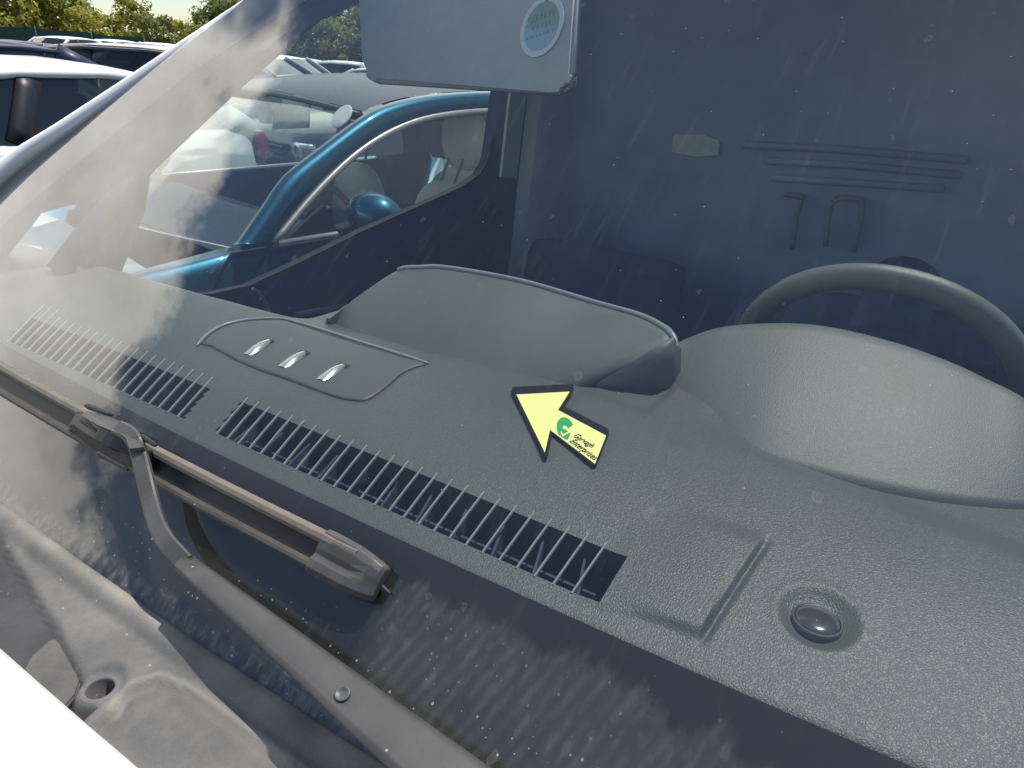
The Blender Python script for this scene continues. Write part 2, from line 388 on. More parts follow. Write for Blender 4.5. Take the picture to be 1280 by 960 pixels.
# windscreen: one sheet with the black ceramic border printed behind its lower edge
NX, NZ = 60, 36
gvv = []
for j in range(NZ + 1):
    for i in range(NX + 1):
        z = lerp(1.122, 1.99, j / NZ); w = gw(z); gvv.append(G(lerp(-w, w, i / NX), z))
gff = [(j * (NX + 1) + i, j * (NX + 1) + i + 1, (j + 1) * (NX + 1) + i + 1, (j + 1) * (NX + 1) + i) for j in range(NZ) for i in range(NX)]
mesh_obj('windscreen', gvv, gff, M['glass'], van)
bm = bmesh.new()
rows = []
for z, h in ((1.10, -.004), (1.239, -.004), (1.239, -.006), (1.10, -.006)):
    rows.append([G(lerp(-1.11, 1.11, i / 60), z, h) for i in range(61)])
add_loft(bm, rows)
for s in (-1, 1):
    rows = []
    for j in range(21):
        z = lerp(1.2, 1.98, j / 20); w = gw(z) - .002
        rows.append([G(s * w, z, -.004), G(s * (w - lerp(.175, .06, j / 20)), z, -.004)])
    add_loft(bm, rows)
add_loft(bm, [[G(lerp(-.80, .80, i / 40), 1.988, -.004) for i in range(41)], [G(lerp(-.80, .80, i / 40), 1.95, -.004) for i in range(41)]])
bm_obj('windscreen_border', bm, M['frit'], van)

# A pillars, roof, bonnet, wings, nose
for s in (-1, 1):
    bm = bmesh.new(); rows = []
    pc = [pX(*p, x) for p, x in (((0, 205), -1.075), ((75, 156), -1.015), ((150, 107), -.952), ((225, 57), -.888), ((305, 4), -.822))]
    pc = [V((-1.135, .10, 1.10)), V((-1.13, .19, 1.195)), V((-1.118, .30, 1.30))] + pc; pc += [pc[-1] * 2 - pc[-2], V((-.79, 1.15, 2.0))]
    for c in catmull(pc, 5):
        c = V((c.x if s < 0 else -c.x, c.y, c.z))
        prof = [(.013, -.014), (.012, -.002), (.005, .004), (-.006, .004), (-.015, -.003), (-.022, -.02), (-.026, -.05), (0, -.05), (.008, -.03)]
        rows.append([c + V((a if s < 0 else -a, -b * .62, b * .78)) for a, b in prof])
    add_loft(bm, rows, True, True)
    bm_obj('windscreen_pillar', bm, M['white'], van, True)
    bm = bmesh.new()                                       # inner pillar trim
    add_tube(bm, [(s * 1.07, .37, 1.25), (s * 1.04, .49, 1.385), (s * .985, .65, 1.525), (s * .905, .86, 1.675), (s * .79, 1.10, 1.83), (s * .77, 1.28, 1.93)], [.045, .055, .058, .05, .045, .04], 12, flat=.5)
    bm_obj('pillar_trim', bm, M['belt'], van, True)
    bm = bmesh.new()                                       # lining between pillar trim and door frame
    la = catmull([V((s * x, y, z)) for x, y, z in ((1.055, .43, 1.325), (1.04, .49, 1.385), (.985, .65, 1.525), (.905, .86, 1.675), (.79, 1.10, 1.83), (.77, 1.28, 1.93))], 4)
    lb = catmull([V((s * x, y, z)) for x, y, z in ((.885, .545, 1.385), (.875, .60, 1.435), (.858, .80, 1.575), (.838, 1.0, 1.70), (.826, 1.2, 1.775), (.82, 1.4, 1.81))], 4)
    add_loft(bm, [[a.lerp(b, k / 4) + V((0, 0, .004 * math.sin(math.pi * k / 4))) for k in range(5)] for a, b in zip(la, lb)])
    bm_obj('pillar_lining', bm, M['belt'], van, True)
bm = bmesh.new(); rows = []
for y, z, w in ((gy(0, 1.987), 1.990, .79), (1.18, 2.022, .82), (1.4, 2.045, .88), (2.0, 2.06, .98), (4.6, 2.06, 1.02)):
    rows.append([V((w * t, y + (GC * .6 * t * t if y < 1.2 else 0), z - .05 * t ** 4 - .02 * t * t)) for t in [k / 8 - 1 for k in range(17)]])
rows += [[p - V((0, 0, .05)) for p in r] for r in reversed(rows)]
add_loft(bm, rows, False)
bm_obj('roof', bm, M['white'], van, True)
bm = bmesh.new(); rows = []
for y, z in ((.004, 1.098), (.003, 1.112), (-.006, 1.118), (-.03, 1.118), (-.2, 1.092), (-.45, 1.02), (-.62, .93), (-.72, .80), (-.74, .62)):
    rows.append([V((1.08 * t, y + .04 * t * t * 1.2 - .012, z - .07 * abs(t) ** 5 - .03 * t * t)) for t in [k / 12 - 1 for k in range(25)]])
add_loft(bm, rows)
bm_obj('bonnet', bm, M['white'], van, True)
bm = bmesh.new()
add_box(bm, (0, -.68, .42), (2.06, .16, .5), bev=.05)
bm_obj('front_bumper', bm, M['cowl_dark'], van)
for s in (-1, 1):
    bm = bmesh.new()
    rows = [[V((s * 1.10, y, z)) for z in (.35, .7, 1.0)] + [V((s * 1.09, y, 1.0 + .05 * sstep(-.7, .2, y)))] for y in (-.7, -.4, 0, .3)]
    add_loft(bm, rows); bm_obj('wing', bm, M['white'], van)
    bm = bmesh.new()
    add_lathe(bm, [(.05, -.1), (.30, -.1), (.33, -.07), (.33, .07), (.30, .1), (.2, .1), (.19, .07), (.05, .07)], (s * .95, -.12, .33), Matrix.Rotation(rad(90), 3, 'Y'))
    bm_obj('wheel', bm, M['tyre'], van, True)
bm = bmesh.new()                                           # load-space sides and tail
for s in (-1, 1): add_box(bm, (s * .985, 3.33, 1.15), (.05, 2.5, 1.65), bev=.02)
add_box(bm, (0, 4.58, 1.1), (2.1, .05, 1.6), bev=.02)
bm_obj('load_space_side', bm, M['white'], van)

# cowl: weathered plastic panel between bonnet and glass, finely modelled
def inside(poly, x, y):
    c = False; n = len(poly)
    for i in range(n):
        (x1, y1), (x2, y2) = poly[i], poly[i - 1]
        if (y1 > y) != (y2 > y) and x < (x2 - x1) * (y - y1) / (y2 - y1) + x1: c = not c
    return c
def seg_d(poly, x, y, closed=True):
    best = 9
    for i in range(len(poly) if closed else len(poly) - 1):
        (x1, y1) = poly[i]; (x2, y2) = poly[(i + 1) % len(poly)]
        dx, dy = x2 - x1, y2 - y1; L = dx * dx + dy * dy
        t = max(0, min(1, ((x - x1) * dx + (y - y1) * dy) / L)) if L else 0
        best = min(best, math.hypot(x - x1 - t * dx, y - y1 - t * dy))
    return best
ZC = 1.118
gut = [tuple(pZ(*p, ZC).xy) for p in ((-60, 610), (0, 671), (22, 705), (75, 787), (97, 832), (124, 879))]
gutP = gut + [(-.10, -.15), (-.9, -.15)]
low_ = [tuple(pZ(*p, ZC).xy) for p in ((140, 884), (148, 868), (165, 859), (200, 850), (240, 868), (300, 913), (360, 956))]
lowP = low_ + [(.4, .055), (.4, -.15), (low_[0][0], -.15)]
hole = pZ(124, 857, ZC)
def cowl_z(x, y):
    ys = gy(x, 1.138)                                       # where the glass comes down
    z = ZC - .010 + .016 * sstep(-.04, .06, y)
    t = (y - (ys - .030)) / .022                            # rounded lip along the glass
    if t > 0: z += .011 * math.sin(min(t, 1) * math.pi * .62)
    if y > ys - .008: z -= .030 * sstep(ys - .008, ys + .010, y)
    d = seg_d(gut, x, y, False); d = -d if inside(gutP, x, y) else d
    z -= .012 * sstep(.002, -.005, d)
    d = seg_d(low_, x, y, False); d = -d if inside(lowP, x, y) else d
    z -= .009 * sstep(.001, -.0045, d)
    z += .0012 * noise.noise((x * 7, y * 9, 3))
    r = math.hypot(x - hole.x, y - hole.y)
    if r < .026: z = lerp(ZC - .004, z, sstep(.0165, .026, r))
    return z
cv, cf, cmi = [], [], []
xs = [-1.10 + .02 * i for i in range(25)] + [-.60 + .0032 * i for i in range(247)] + [.20 + .02 * i for i in range(46)]
ys = [-.045 + .0034 * j for j in range(60)]
for y in ys:
    for x in xs: yy = y + GC * x * x; cv.append((x, yy, cowl_z(x, yy)))
nx = len(xs)
for j in range(len(ys) - 1):
    for i in range(nx - 1):
        q = (j * nx + i, j * nx + i + 1, (j + 1) * nx + i + 1, (j + 1) * nx + i); c = (V(cv[q[0]]) + V(cv[q[2]])) / 2
        if math.hypot(c.x - hole.x, c.y - hole.y) > .0142: cf.append(q)
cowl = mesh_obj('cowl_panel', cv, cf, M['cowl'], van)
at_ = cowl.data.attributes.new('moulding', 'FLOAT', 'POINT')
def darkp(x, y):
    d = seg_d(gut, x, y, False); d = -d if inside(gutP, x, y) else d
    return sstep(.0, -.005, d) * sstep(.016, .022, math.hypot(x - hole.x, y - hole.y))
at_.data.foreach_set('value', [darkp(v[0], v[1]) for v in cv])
at2 = cowl.data.attributes.new('pale_rim', 'FLOAT', 'POINT')  # paler tan along the glass lip and the lower step edge
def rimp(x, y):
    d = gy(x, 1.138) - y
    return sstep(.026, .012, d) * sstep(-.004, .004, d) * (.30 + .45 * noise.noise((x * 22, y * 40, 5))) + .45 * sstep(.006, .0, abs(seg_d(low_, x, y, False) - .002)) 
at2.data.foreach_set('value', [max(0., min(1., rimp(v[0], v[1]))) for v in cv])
_t = M['cowl'].node_tree; _p = _t.nodes['Principled BSDF']; _src = _p.inputs['Base Color'].links[0].from_socket
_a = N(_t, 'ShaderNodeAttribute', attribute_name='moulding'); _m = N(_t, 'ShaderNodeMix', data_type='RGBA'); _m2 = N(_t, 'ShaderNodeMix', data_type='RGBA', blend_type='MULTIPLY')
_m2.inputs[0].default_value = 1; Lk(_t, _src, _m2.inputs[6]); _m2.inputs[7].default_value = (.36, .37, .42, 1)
Lk(_t, _a.outputs['Fac'], _m.inputs[0]); Lk(_t, _src, _m.inputs[6]); Lk(_t, _m2.outputs[2], _m.inputs[7]); _b = N(_t, 'ShaderNodeAttribute', attribute_name='pale_rim'); _m3 = N(_t, 'ShaderNodeMix', data_type='RGBA'); Lk(_t, _b.outputs['Fac'], _m3.inputs[0]); Lk(_t, _m.outputs[2], _m3.inputs[6]); _m3.inputs[7].default_value = (.36, .325, .26, 1); Lk(_t, _m3.outputs[2], _p.inputs['Base Color'])
bm = bmesh.new(); hr = []
for r, dz in ((.0162, .0001), (.0140, .0009), (.0124, .0008), (.0116, -.0012), (.0110, -.022), (.001, -.0225)):
    row = []
    for k in range(40):
        p = hole + V((r * math.cos(k * math.pi / 20), r * math.sin(k * math.pi / 20), 0)); p.z = (ZC - .004 if dz > -.01 else 1.106) + dz; row.append(p)
    hr.append(row)
add_loft(bm, hr, True)
bm_obj('drain_hole', bm, M['cowl'], cowl, True)
# clip-in cover in the gutter
bm = bmesh.new()
poly = [pZ(*p, 1.103) for p in ((40, 826), (62, 806), (72, 803), (84, 818), (101, 845), (103, 856), (97, 874), (70, 905), (20, 870))]
add_prism(bm, poly, (0, 0, 1), .006)
bmesh.ops.bevel(bm, geom=[e for e in bm.edges], offset=.0018, segments=2, affect='EDGES')
bm_obj('gutter_cover', bm, M['cowl_dark'], cowl)

# ------------------------------------------------------------------ dashboard
rear_line = [(-1.2, .47), (-.65, .490), (-.456, .502), (-.154, .519), (-.015, .540), (.114, .538), (.297, .510), (.543, .472), (1.2, .44)]
def yrear(x):
    for (a, b), (c, d) in zip(rear_line, rear_line[1:]):
        if x <= c: return lerp(b, d, (x - a) / (c - a))
    return rear_line[-1][1]
groove = [tuple(pZ(*p, 1.25).xy) for p in ((880, 786), (915, 738), (953, 692))]
SENS = pZ(1022, 774, 1.252)
def dash_z(x, y):
    z = 1.2325 + (y - .216) * .235 if y < .30 else 1.25224 + .0195 * (1 - (1 - min(1, (y - .30) / .20)) ** 2.2)
    # flat pad right of the vent, with a fine front edge
    if .225 < x < .36: z += .0016 * sstep(.228, .250, x) * sstep(.0, .0028, y - (.2385 + (x - .235) * .19)) * (1 - sstep(.29, .37, y)) * (1 if x < .33 else 0)
    yr = yrear(x)
    if y > yr:
        t = y - yr
        if x > .16: z -= .022 * sstep(0, .08, t) * sstep(.2, .32, x)
        else:
            k = sstep(-.38, -.45, x); z -= k * (.02 * sstep(0, .03, t) + 1.6 * max(0, t - .02)) + (1 - k) * .004 * sstep(0, .03, t)
        z = max(z, 1.13)
    # raised pad between the vent and the groove, with a step down on its right
    gx = groove[0][0] + (y - groove[0][1]) * (groove[2][0] - groove[0][0]) / (groove[2][1] - groove[0][1])
    fade = sstep(groove[0][1] - .008, groove[0][1] + .004, y) * sstep(groove[2][1] + .012, groove[2][1] - .02, y)
    dd = x - gx
    z += .0035 * sstep(-.10, -.02, dd) * sstep(.0, -.002, dd) * fade
    z -= .0030 * fade * sstep(-.003, .0, dd) * (1 - sstep(.001, .007, dd))
    q = math.hypot(x - SENS[0], (y - SENS[1]))
    if q < .040: z -= .0062 * (1 - sstep(.016, .034, q)) - .0008 * math.exp(-((q - .033) / .004) ** 2)
    z += .0010 * noise.noise((x * 5, y * 8, 1))
    return min(z, GZ0 + GT * (y - GY0 - GC * x * x) - .0078)
def skew(x): return (x - .2) * .78
V1 = (-.705, -.300); V2 = (-.242, .246)                     # the two defroster vents
def vent_row(x, y): return any(a < x - skew(.5 * (a + b)) * (y - .25) < b for a, b in (V1, V2))
xs = sorted(set([-1.12 + .0126 * i for i in range(30)] + [-.74 + .0052 * i for i in range(212)] + [.37 + .012 * i for i in range(62)] + [.326 + .0018 * i for i in range(22)] + [.3656 + .0032 * i for i in range(27)]))
_q = [xs[0]]
for v in xs:
    if v - _q[-1] > .0014: _q.append(v)
xs = _q
ys = [.2125, .216, .220, .225, .230, .2355, .241, .2455] + [.2485 + .003 * k for k in range(17)] + [.2996] + [.303 + .003 * k for k in range(32)] + [.402 + .0062 * k for k in range(46)]
dv, df_ = [], []
for y in ys:
    for x in xs: dv.append((x, y, dash_z(x, y)))
nx = len(xs)
def vent_hole(x, y):
    if not (.2455 < y < .2996): return False
    for a, b in (V1, V2):
        k = skew(a + (b - a) * .5)
        ka, kb = skew(a), skew(b)
        if a + ka * (y - .2455) < x < b + kb * (y - .2455): return True
    return False
for j in range(len(ys) - 1):
    for i in range(nx - 1):
        cx, cy = (xs[i] + xs[i + 1]) / 2, (ys[j] + ys[j + 1]) / 2
        if vent_hole(cx, cy): continue
        df_.append((j * nx + i, j * nx + i + 1, (j + 1) * nx + i + 1, (j + 1) * nx + i))
dash = mesh_obj('dashboard', dv, df_, M['dash'], van)
bm = bmesh.new()                                            # lower dash face and body below
add_loft(bm, [[V((x, y, z)) for x in (-.93, -.5, 0, .5, .93)] for y, z in ((.58, 1.14), (.64, 1.0), (.62, .75), (.5, .6), (.19, .6), (.185, 1.20))])
bm_obj('lower_dashboard', bm, M['inner'], van)
bm = bmesh.new()
for a, b in (V1, V2):                                       # vent wells
    for q in range(1):
        y0, y1 = .2455, .2996
        pts = [(a, y0), (b, y0), (b + skew(b) * (y1 - y0), y1), (a + skew(a) * (y1 - y0), y1)]
        t_ = [bm.verts.new((x, y, dash_z(x, y) - .001)) for x, y in pts]; d_ = [bm.verts.new((x, y + (.006 if k < 2 else 0), 1.205)) for k, (x, y) in enumerate(pts)]
        bm.faces.new(d_)
        for k in range(4): bm.faces.new((t_[k], t_[(k + 1) % 4], d_[(k + 1) % 4], d_[k]))
bm_obj('vent_well', bm, M['vent_dark'], dash)
sx = []
x = V2[0] + .004
for k in range(26): sx.append((V2[0] + .004 + (V2[1] - V2[0] - .027) * k / 25, .0704))
for k in range(22): sx.append((V1[0] + .003 + (V1[1] - V1[0] - .012) * k / 21, .082 if k > 2 else .098))
for x0, L in sx:                                            # defroster slats, each a thin rib with a sharp upper edge
    bm = bmesh.new(); k = skew(x0)
    L *= .92; p0 = V((x0, .2435, dash_z(x0, .2435) + .0004)); p1 = V((x0 + k * L, .2435 + L, dash_z(x0 + k * L, .2435 + L) + .0004))
    path = [p0.lerp(p1, t) + V((0, 0, .0008 * math.sin(math.pi * t))) for t in (0, .1, .5, .9, 1)]
    add_profile(bm, path, [(.0010, -.0022), (.0010, 0), (.0004, .0008), (-.0004, .0008), (-.0010, 0), (-.0010, -.0022)], (0, 0, 1))
    bm_obj('vent_slat', bm, M['slat'], dash)
bm = bmesh.new()                                            # air guides deep in the centre vent
for k in range(12):
    x = V2[0] + .02 + k * .044
    add_box(bm, (x, .272, 1.222), (.0025, .05, .03), Matrix.Rotation(rad(20), 3, 'Z'))
add_box(bm, (0, .268, 1.216), (.47, .003, .02))
bm_obj('air_guide', bm, M['inner'], dash)

# lidded tray panel with three bright clips
tray_px = [(252, 431), (262, 420), (277, 411), (295, 405), (315, 402), (340, 401), (357, 402), (400, 416), (450, 432), (500, 447), (531, 455), (520, 459), (502, 467), (480, 486), (460, 499), (447, 501), (430, 499), (415, 495), (388, 485), (360, 474), (330, 464), (302, 453), (282, 443), (266, 434)]
def dsurf(x, y):
    z = 1.262
    for _ in range(4): p = pZ(x, y, z); z = dash_z(p.x, p.y)
    return pZ(x, y, z)
tp = catmull([dsurf(*p) for p in tray_px] + [dsurf(*tray_px[0])], 3)[:-1]
cen = sum(tp, V()) / len(tp)
def ring(scale, dz): 
    o = []
    for p in tp:
        d = p - cen; L = d.length; q = cen + d * ((L - scale) / L); o.append(V((q.x, q.y, dash_z(q.x, q.y) + dz)))
    return o
bm = bmesh.new()
R0 = add_loft(bm, [ring(0, .0004), ring(.0008, .0010), ring(.0022, .0018), ring(.004, .0020), ring(.02, .0020), ring(.05, .0020)], True)
bm.faces.new(R0[-1])
tray = bm_obj('tray_panel', bm, M['dash_smooth'], dash, True)
bm = bmesh.new()
add_loft(bm, [ring(-.0026, .0002), ring(-.0016, .0012), ring(.0002, .0012), ring(.0006, .0004)], True)
bm_obj('panel_gap', bm, M['vent_dark'], dash)
bm = bmesh.new(); rp = [p + V((0, 0, .0022)) for p in [dsurf(*q) for q in catmull([(247, 432, 0), (258, 421, 0), (275, 409, 0), (297, 402, 0), (320, 399, 0), (345, 399, 0), (360, 401, 0)], 4)] ] if False else []
cr_ = [dsurf(*q) for q in ((246, 433), (258, 420), (275, 409), (297, 402.5), (320, 399.5), (345, 399), (362, 401), (400, 412), (450, 428), (500, 443.5), (536, 455))]
add_tube(bm, [p + V((0, 0, .001)) for p in catmull(cr_, 4)], [.001, .0018] + [.0024] * 37 + [.0018, .001], 8)
bm_obj('panel_rim', bm, M['slat'], dash, True)
for (ax_, ay_, bx_, by_) in ((308.5, 445.5, 336, 428), (352, 461, 380, 443), (400, 477, 429, 459)):
    a = dsurf(ax_, ay_) + V((0, 0, .0020)); b = dsurf(bx_, by_) + V((0, 0, .0020))
    bm = bmesh.new(); rows = []
    t = (b - a).normalized(); s = t.cross(V((0, 0, 1))).normalized()
    for k in range(9):
        u = k / 8; c = a.lerp(b, u); w = .0085 * (math.sin(math.pi * min(.15 + u * .75, 1)) ** .55); h = .0048 * math.sin(math.pi * (.06 + u * .78))
        rows.append([c + s * (w * q) + V((0, 0, h * (1 - q * q) + .0006)) for q in (-1, -.75, -.4, 0, .4, .75, 1)])
    add_loft(bm, rows)
    bm_obj('paper_clip', bm, M['chrome'], dash, True)
    bm = bmesh.new(); e = b + t * .004
    add_prism(bm, [e + s * .007, e - s * .007, b - t * .003 - s * .008, b - t * .003 + s * .008], (0, 0, 1), .0012)
    bm_obj('clip_slot', bm, M['vent_dark'], dash)
# raised sun sensor
sc_ = V((SENS[0], SENS[1], dash_z(SENS[0], SENS[1]) - .0070))
bm = bmesh.new()
add_lathe(bm, [(.0174, .006), (.0174, .0092), (.0165, .0102), (.012, .0118), (.006, .0126), (.0005, .0128)], sc_, n=32)
bm_obj('sun_sensor', bm, M['sensor'], dash, True)
bm = bmesh.new()
add_loft(bm, [[sc_ + V((r * math.cos(k * math.pi / 16), r * math.sin(k * math.pi / 16), z)) for k in range(32)] for r, z in ((.0205, .0040), (.0198, .0090), (.0190, .0104), (.0180, .0104), (.0175, .0085))], True)
bm_obj('sensor_ring', bm, M['dash_smooth'], dash, True)

# hood over the centre screen, with a pale edging
lip = catmull([pY(*p, y) for p, y in (((410, 398), .525), ((455, 365), .60), ((497, 338), .665), ((525, 334.5), .675), ((560, 335), .68), ((650, 351), .685), ((740, 377), .69), ((800, 394), .68), ((830, 409), .665), ((838, 416), .655), ((843, 424), .648), ((844, 431), .64), ((842, 437), .634))], 5)
bot = catmull([pZ(*p, 1.268) for p in ((408, 399), (425, 406), (450, 415), (490, 428), (530, 440), (590, 455), (635, 466), (675, 474), (700, 479), (716, 482), (728, 483), (738, 482.5), (747, 481))], 5)
bm = bmesh.new(); rows = []
n_ = len(lip)
bot = [bot[0]] + [bot[min(len(bot) - 2, int(k * (len(bot) - 1) / (n_ - 1)))].lerp(bot[min(len(bot) - 1, int(k * (len(bot) - 1) / (n_ - 1)) + 1)], (k * (len(bot) - 1) / (n_ - 1)) % 1) for k in range(1, n_ - 1)] + [bot[-1]]
for i in range(n_):
    a, b = bot[i], lip[i]; row = []
    for k in range(11):
        t = k / 10; p = a.lerp(b, t); row.append(p + V((0, -.005, .004)) * math.sin(math.pi * t) * min(1, (b - a).length / .08))
    row += [b + V((0, .004, -.003)), b + V((0, .012, -.05)), b + V((0, .02, -.15))]
    rows.append(row)
add_loft(bm, rows)
hump = bm_obj('screen_hood', bm, M['hump'], van, True)
fa = [pY(841, 421, .640), pZ(826, 430, 1.330), pZ(800, 446, 1.313), pZ(775, 461, 1.296), pZ(743, 481, 1.270)]
fa = catmull(fa, 2)
fb = catmull([pY(847, 431, .640), pZ(833, 447, 1.316), pZ(807, 465, 1.295), pZ(773, 480, 1.277), pZ(749, 484, 1.268)], 2)
bm = bmesh.new(); add_loft(bm, [[a.lerp(b, k / 6) + V((0, -.002, .004)) * math.sin(math.pi * k / 6) * (1 - i / 8) for k in range(7)] + [b + V((.004, .006, -.006)), b + V((.004, .02, -.05))] for i, (a, b) in enumerate(zip(fa, fb))])
bm_obj('hood_corner', bm, M['hood_pad'], hump, True)
bm = bmesh.new(); add_tube(bm, lip[10:], [.0042] * (len(lip) - 14) + [.0038, .003, .002, .001], 8)
bm_obj('hood_edging', bm, M['trim'], hump, True)

# instrument hood in front of the driver
bt = catmull([pZ(*p, 1.253) for p in ((792, 470), (800, 478), (830, 503), (880, 537), (940, 570), (1020, 593), (1100, 611), (1190, 626), (1280, 633), (1370, 630))], 6)
rg = catmull([pY(*p, y) for p, y in (((800, 465), .62), ((818, 447), .66), ((850, 427), .70), ((900, 410), .73), ((975, 405), .755), ((1040, 410.5), .77), ((1120, 430), .775), ((1190, 455), .775), ((1230, 474), .77), ((1285, 503), .76), ((1350, 565), .74))], 6)
def evenly(L, n):
    d = [0]
    for a, b in zip(L, L[1:]): d.append(d[-1] + (b - a).length)
    o = []; j = 0
    for k in range(n):
        t = d[-1] * k / (n - 1)
        while j < len(L) - 2 and d[j + 1] < t: j += 1
        o.append(L[j].lerp(L[j + 1], (t - d[j]) / max(1e-9, d[j + 1] - d[j])))
    return o
bt, rg = evenly(bt, 64), evenly(rg, 64)
bm = bmesh.new(); rows = []
for a, b in zip(bt, rg):
    row = []
    for k in range(17):
        t = k / 16 * math.pi * .5
        row.append(V((lerp(a.x, b.x, 1 - math.cos(t)), lerp(a.y, b.y, 1 - math.cos(t)), lerp(a.z, b.z, math.sin(t)))).lerp(a.lerp(b, k / 16), .88))
    row = [a + V((0, -.004, -.03))] + row
    row += [b + V((0, .010, -.0015)), b + V((0, .022, -.008)), b + V((0, .03, -.02)), b + V((0, .032, -.08)), b + V((0, .0, -.14))]
    rows.append(row)
add_loft(bm, rows)
bm_obj('instrument_hood', bm, M['hood_pad'], van, True)

# steering wheel
RW, TW, TILT = .188, .0185, rad(27)
top_ = pY(1085, 331, .84) + V((.035, .004, -.014))
wc = top_ - V((0, -math.sin(TILT), math.cos(TILT))) * RW
e1 = V((1, 0, 0)); e2 = V((0, -math.sin(TILT), math.cos(TILT))); e3 = e1.cross(e2)
bm = bmesh.new(); rows = []
for k in range(72):
    a = 2 * math.pi * k / 72; d = e1 * math.cos(a) + e2 * math.sin(a)
    rows.append([wc + d * (RW + TW * math.cos(q * math.pi / 7)) + e3 * (TW * .9 * math.sin(q * math.pi / 7)) for q in range(14)])
rows.append(rows[0]); add_loft(bm, rows, True)
bmesh.ops.remove_doubles(bm, verts=bm.verts, dist=1e-5)
wheel = bm_obj('steering_wheel', bm, M['wheel'], van, True)
bm = bmesh.new(); rot = Matrix((e1, e2, e3)).transposed()
add_lathe(bm, [(.075, -.03), (.085, 0), (.08, .02), (.05, .035), (.01, .04)], wc, rot)
for a in (0, math.pi, -math.pi / 2):
    d = e1 * math.cos(a) + e2 * math.sin(a); add_tube(bm, [wc + d * .06, wc + d * .12, wc + d * RW], [.03, .022, .016], 10, flat=.5)
bm_obj('wheel_hub', bm, M['inner'], wheel, True)
bm = bmesh.new(); add_tube(bm, [wc - e3 * .02, wc - e3 * .22], .055, 14); bm_obj('steering_column', bm, M['inner'], van, True)
# stalks behind the wheel
for s in (-1, 1):
    bm = bmesh.new(); add_tube(bm, [wc - e3 * .06 + e1 * s * .04, wc - e3 * .05 + e1 * s * .15 + e2 * .02], .009, 8)
    bm_obj('stalk', bm, M['inner'], van, True)

# sun visor, folded down on the passenger side, with an oval badge near its end
vn = V((0, -.95, .30)).normalized(); vx = V((1, 0, 0)); vy = vn.cross(vx) * -1
if vy.z < 0: vy = -vy
VC = V((-.41, .95, 1.60))
def visor_pt(x, y): 
    d = sight(x, y); t = (VC - CAM).dot(vn) / d.dot(vn); return CAM + d * t
q0 = [visor_pt(*p) for p in ((458, 78), (461, 94), (466, 101), (475, 104.5), (540, 108.5), (620, 113.5), (690, 118), (705, 116.5), (714, 109), (719, 95))]
tl = visor_pt(447, -60); tr_ = visor_pt(729, -60)
poly = q0[:1] + catmull(q0[1:4], 4) + catmull(q0[6:], 4) + [tr_, tl]
bm = bmesh.new()
add_prism(bm, [p + vn * -.012 for p in poly], vn, .024)
bmesh.ops.bevel(bm, geom=[e for e in bm.edges], offset=.007, segments=3, affect='EDGES')
visor = bm_obj('sun_visor', bm, M['visor'], van, True)
for f_ in visor.data.polygons: f_.use_smooth = f_.area < .01
bc = visor_pt(682, 37) + vn * .013
ex = (visor_pt(709, 32) - visor_pt(656, 43)) / 2; ey = (visor_pt(688, -1) - visor_pt(676, 75)) / 2
def ell(s, h, n=36): return [bc + ex * (s * math.cos(2 * math.pi * k / n)) + ey * (s * math.sin(2 * math.pi * k / n)) + vn * h for k in range(n)]
bm = bmesh.new(); add_prism(bm, ell(1, 0), vn, .002); badge = bm_obj('oval_badge', bm, M['badge_rim'], visor)
mb, tb, pb = mat('badge_print')
tcb = N(tb, 'ShaderNodeTexCoord'); sb = N(tb, 'ShaderNodeSeparateXYZ'); Lk(tb, tcb.outputs['Generated'], sb.inputs[0])
nb_ = N(tb, 'ShaderNodeTexNoise', Scale=5.0, Detail=4.0); Lk(tb, tcb.outputs['Generated'], nb_.inputs['Vector'])
fb = ramp01(tb, math_(tb, 'ADD', sb.outputs[2], math_(tb, 'MULTIPLY', math_(tb, 'SUBTRACT', nb_.outputs[0], .5), .5)), .42, .56)
cb = N(tb, 'ShaderNodeMix', data_type='RGBA'); Lk(tb, fb, cb.inputs[0]); cb.inputs[6].default_value = (.30, .46, .55, 1); cb.inputs[7].default_value = (.25, .36, .28, 1)
Lk(tb, cb.outputs[2], pb.inputs['Base Color'])
bm = bmesh.new(); add_prism(bm, ell(.80, .002), vn, .0006); bm_obj('badge_print', bm, mb, visor)
bm = bmesh.new()                                            # faded, unreadable print
rb = random.Random(3)
for (v_, n_, h_) in ((.32, 6, .20), (.02, 5, .13), (-.28, 7, .10)):
    for k in range(n_):
        u = (k - (n_ - 1) / 2) * .185
        c = bc + ex * u + ey * (v_ + .12 * u) + vn * .0026
        for _ in range(2):
            a = ex * rb.uniform(-.05, .05) + ey * rb.uniform(-.5, .5) * h_; b = ex * .018
            m_ = c + ex * rb.uniform(-.05, .05); l = ey * h_ * .5
            add_prism(bm, [m_ - l - b, m_ - l + b, m_ + l + b, m_ + l - b], vn, .0003)
bm_obj('faded_print', bm, plain('faded_ink', (.20, .27, .30), .6) , visor)
bm = bmesh.new(); add_tube(bm, [bc + ey * .78 + ex * .08 + vn * .003, bc + ey * 1.6 + ex * .10 + vn * .003], .0022, 6)
bm_obj('badge_cord', bm, M['trim'], visor)

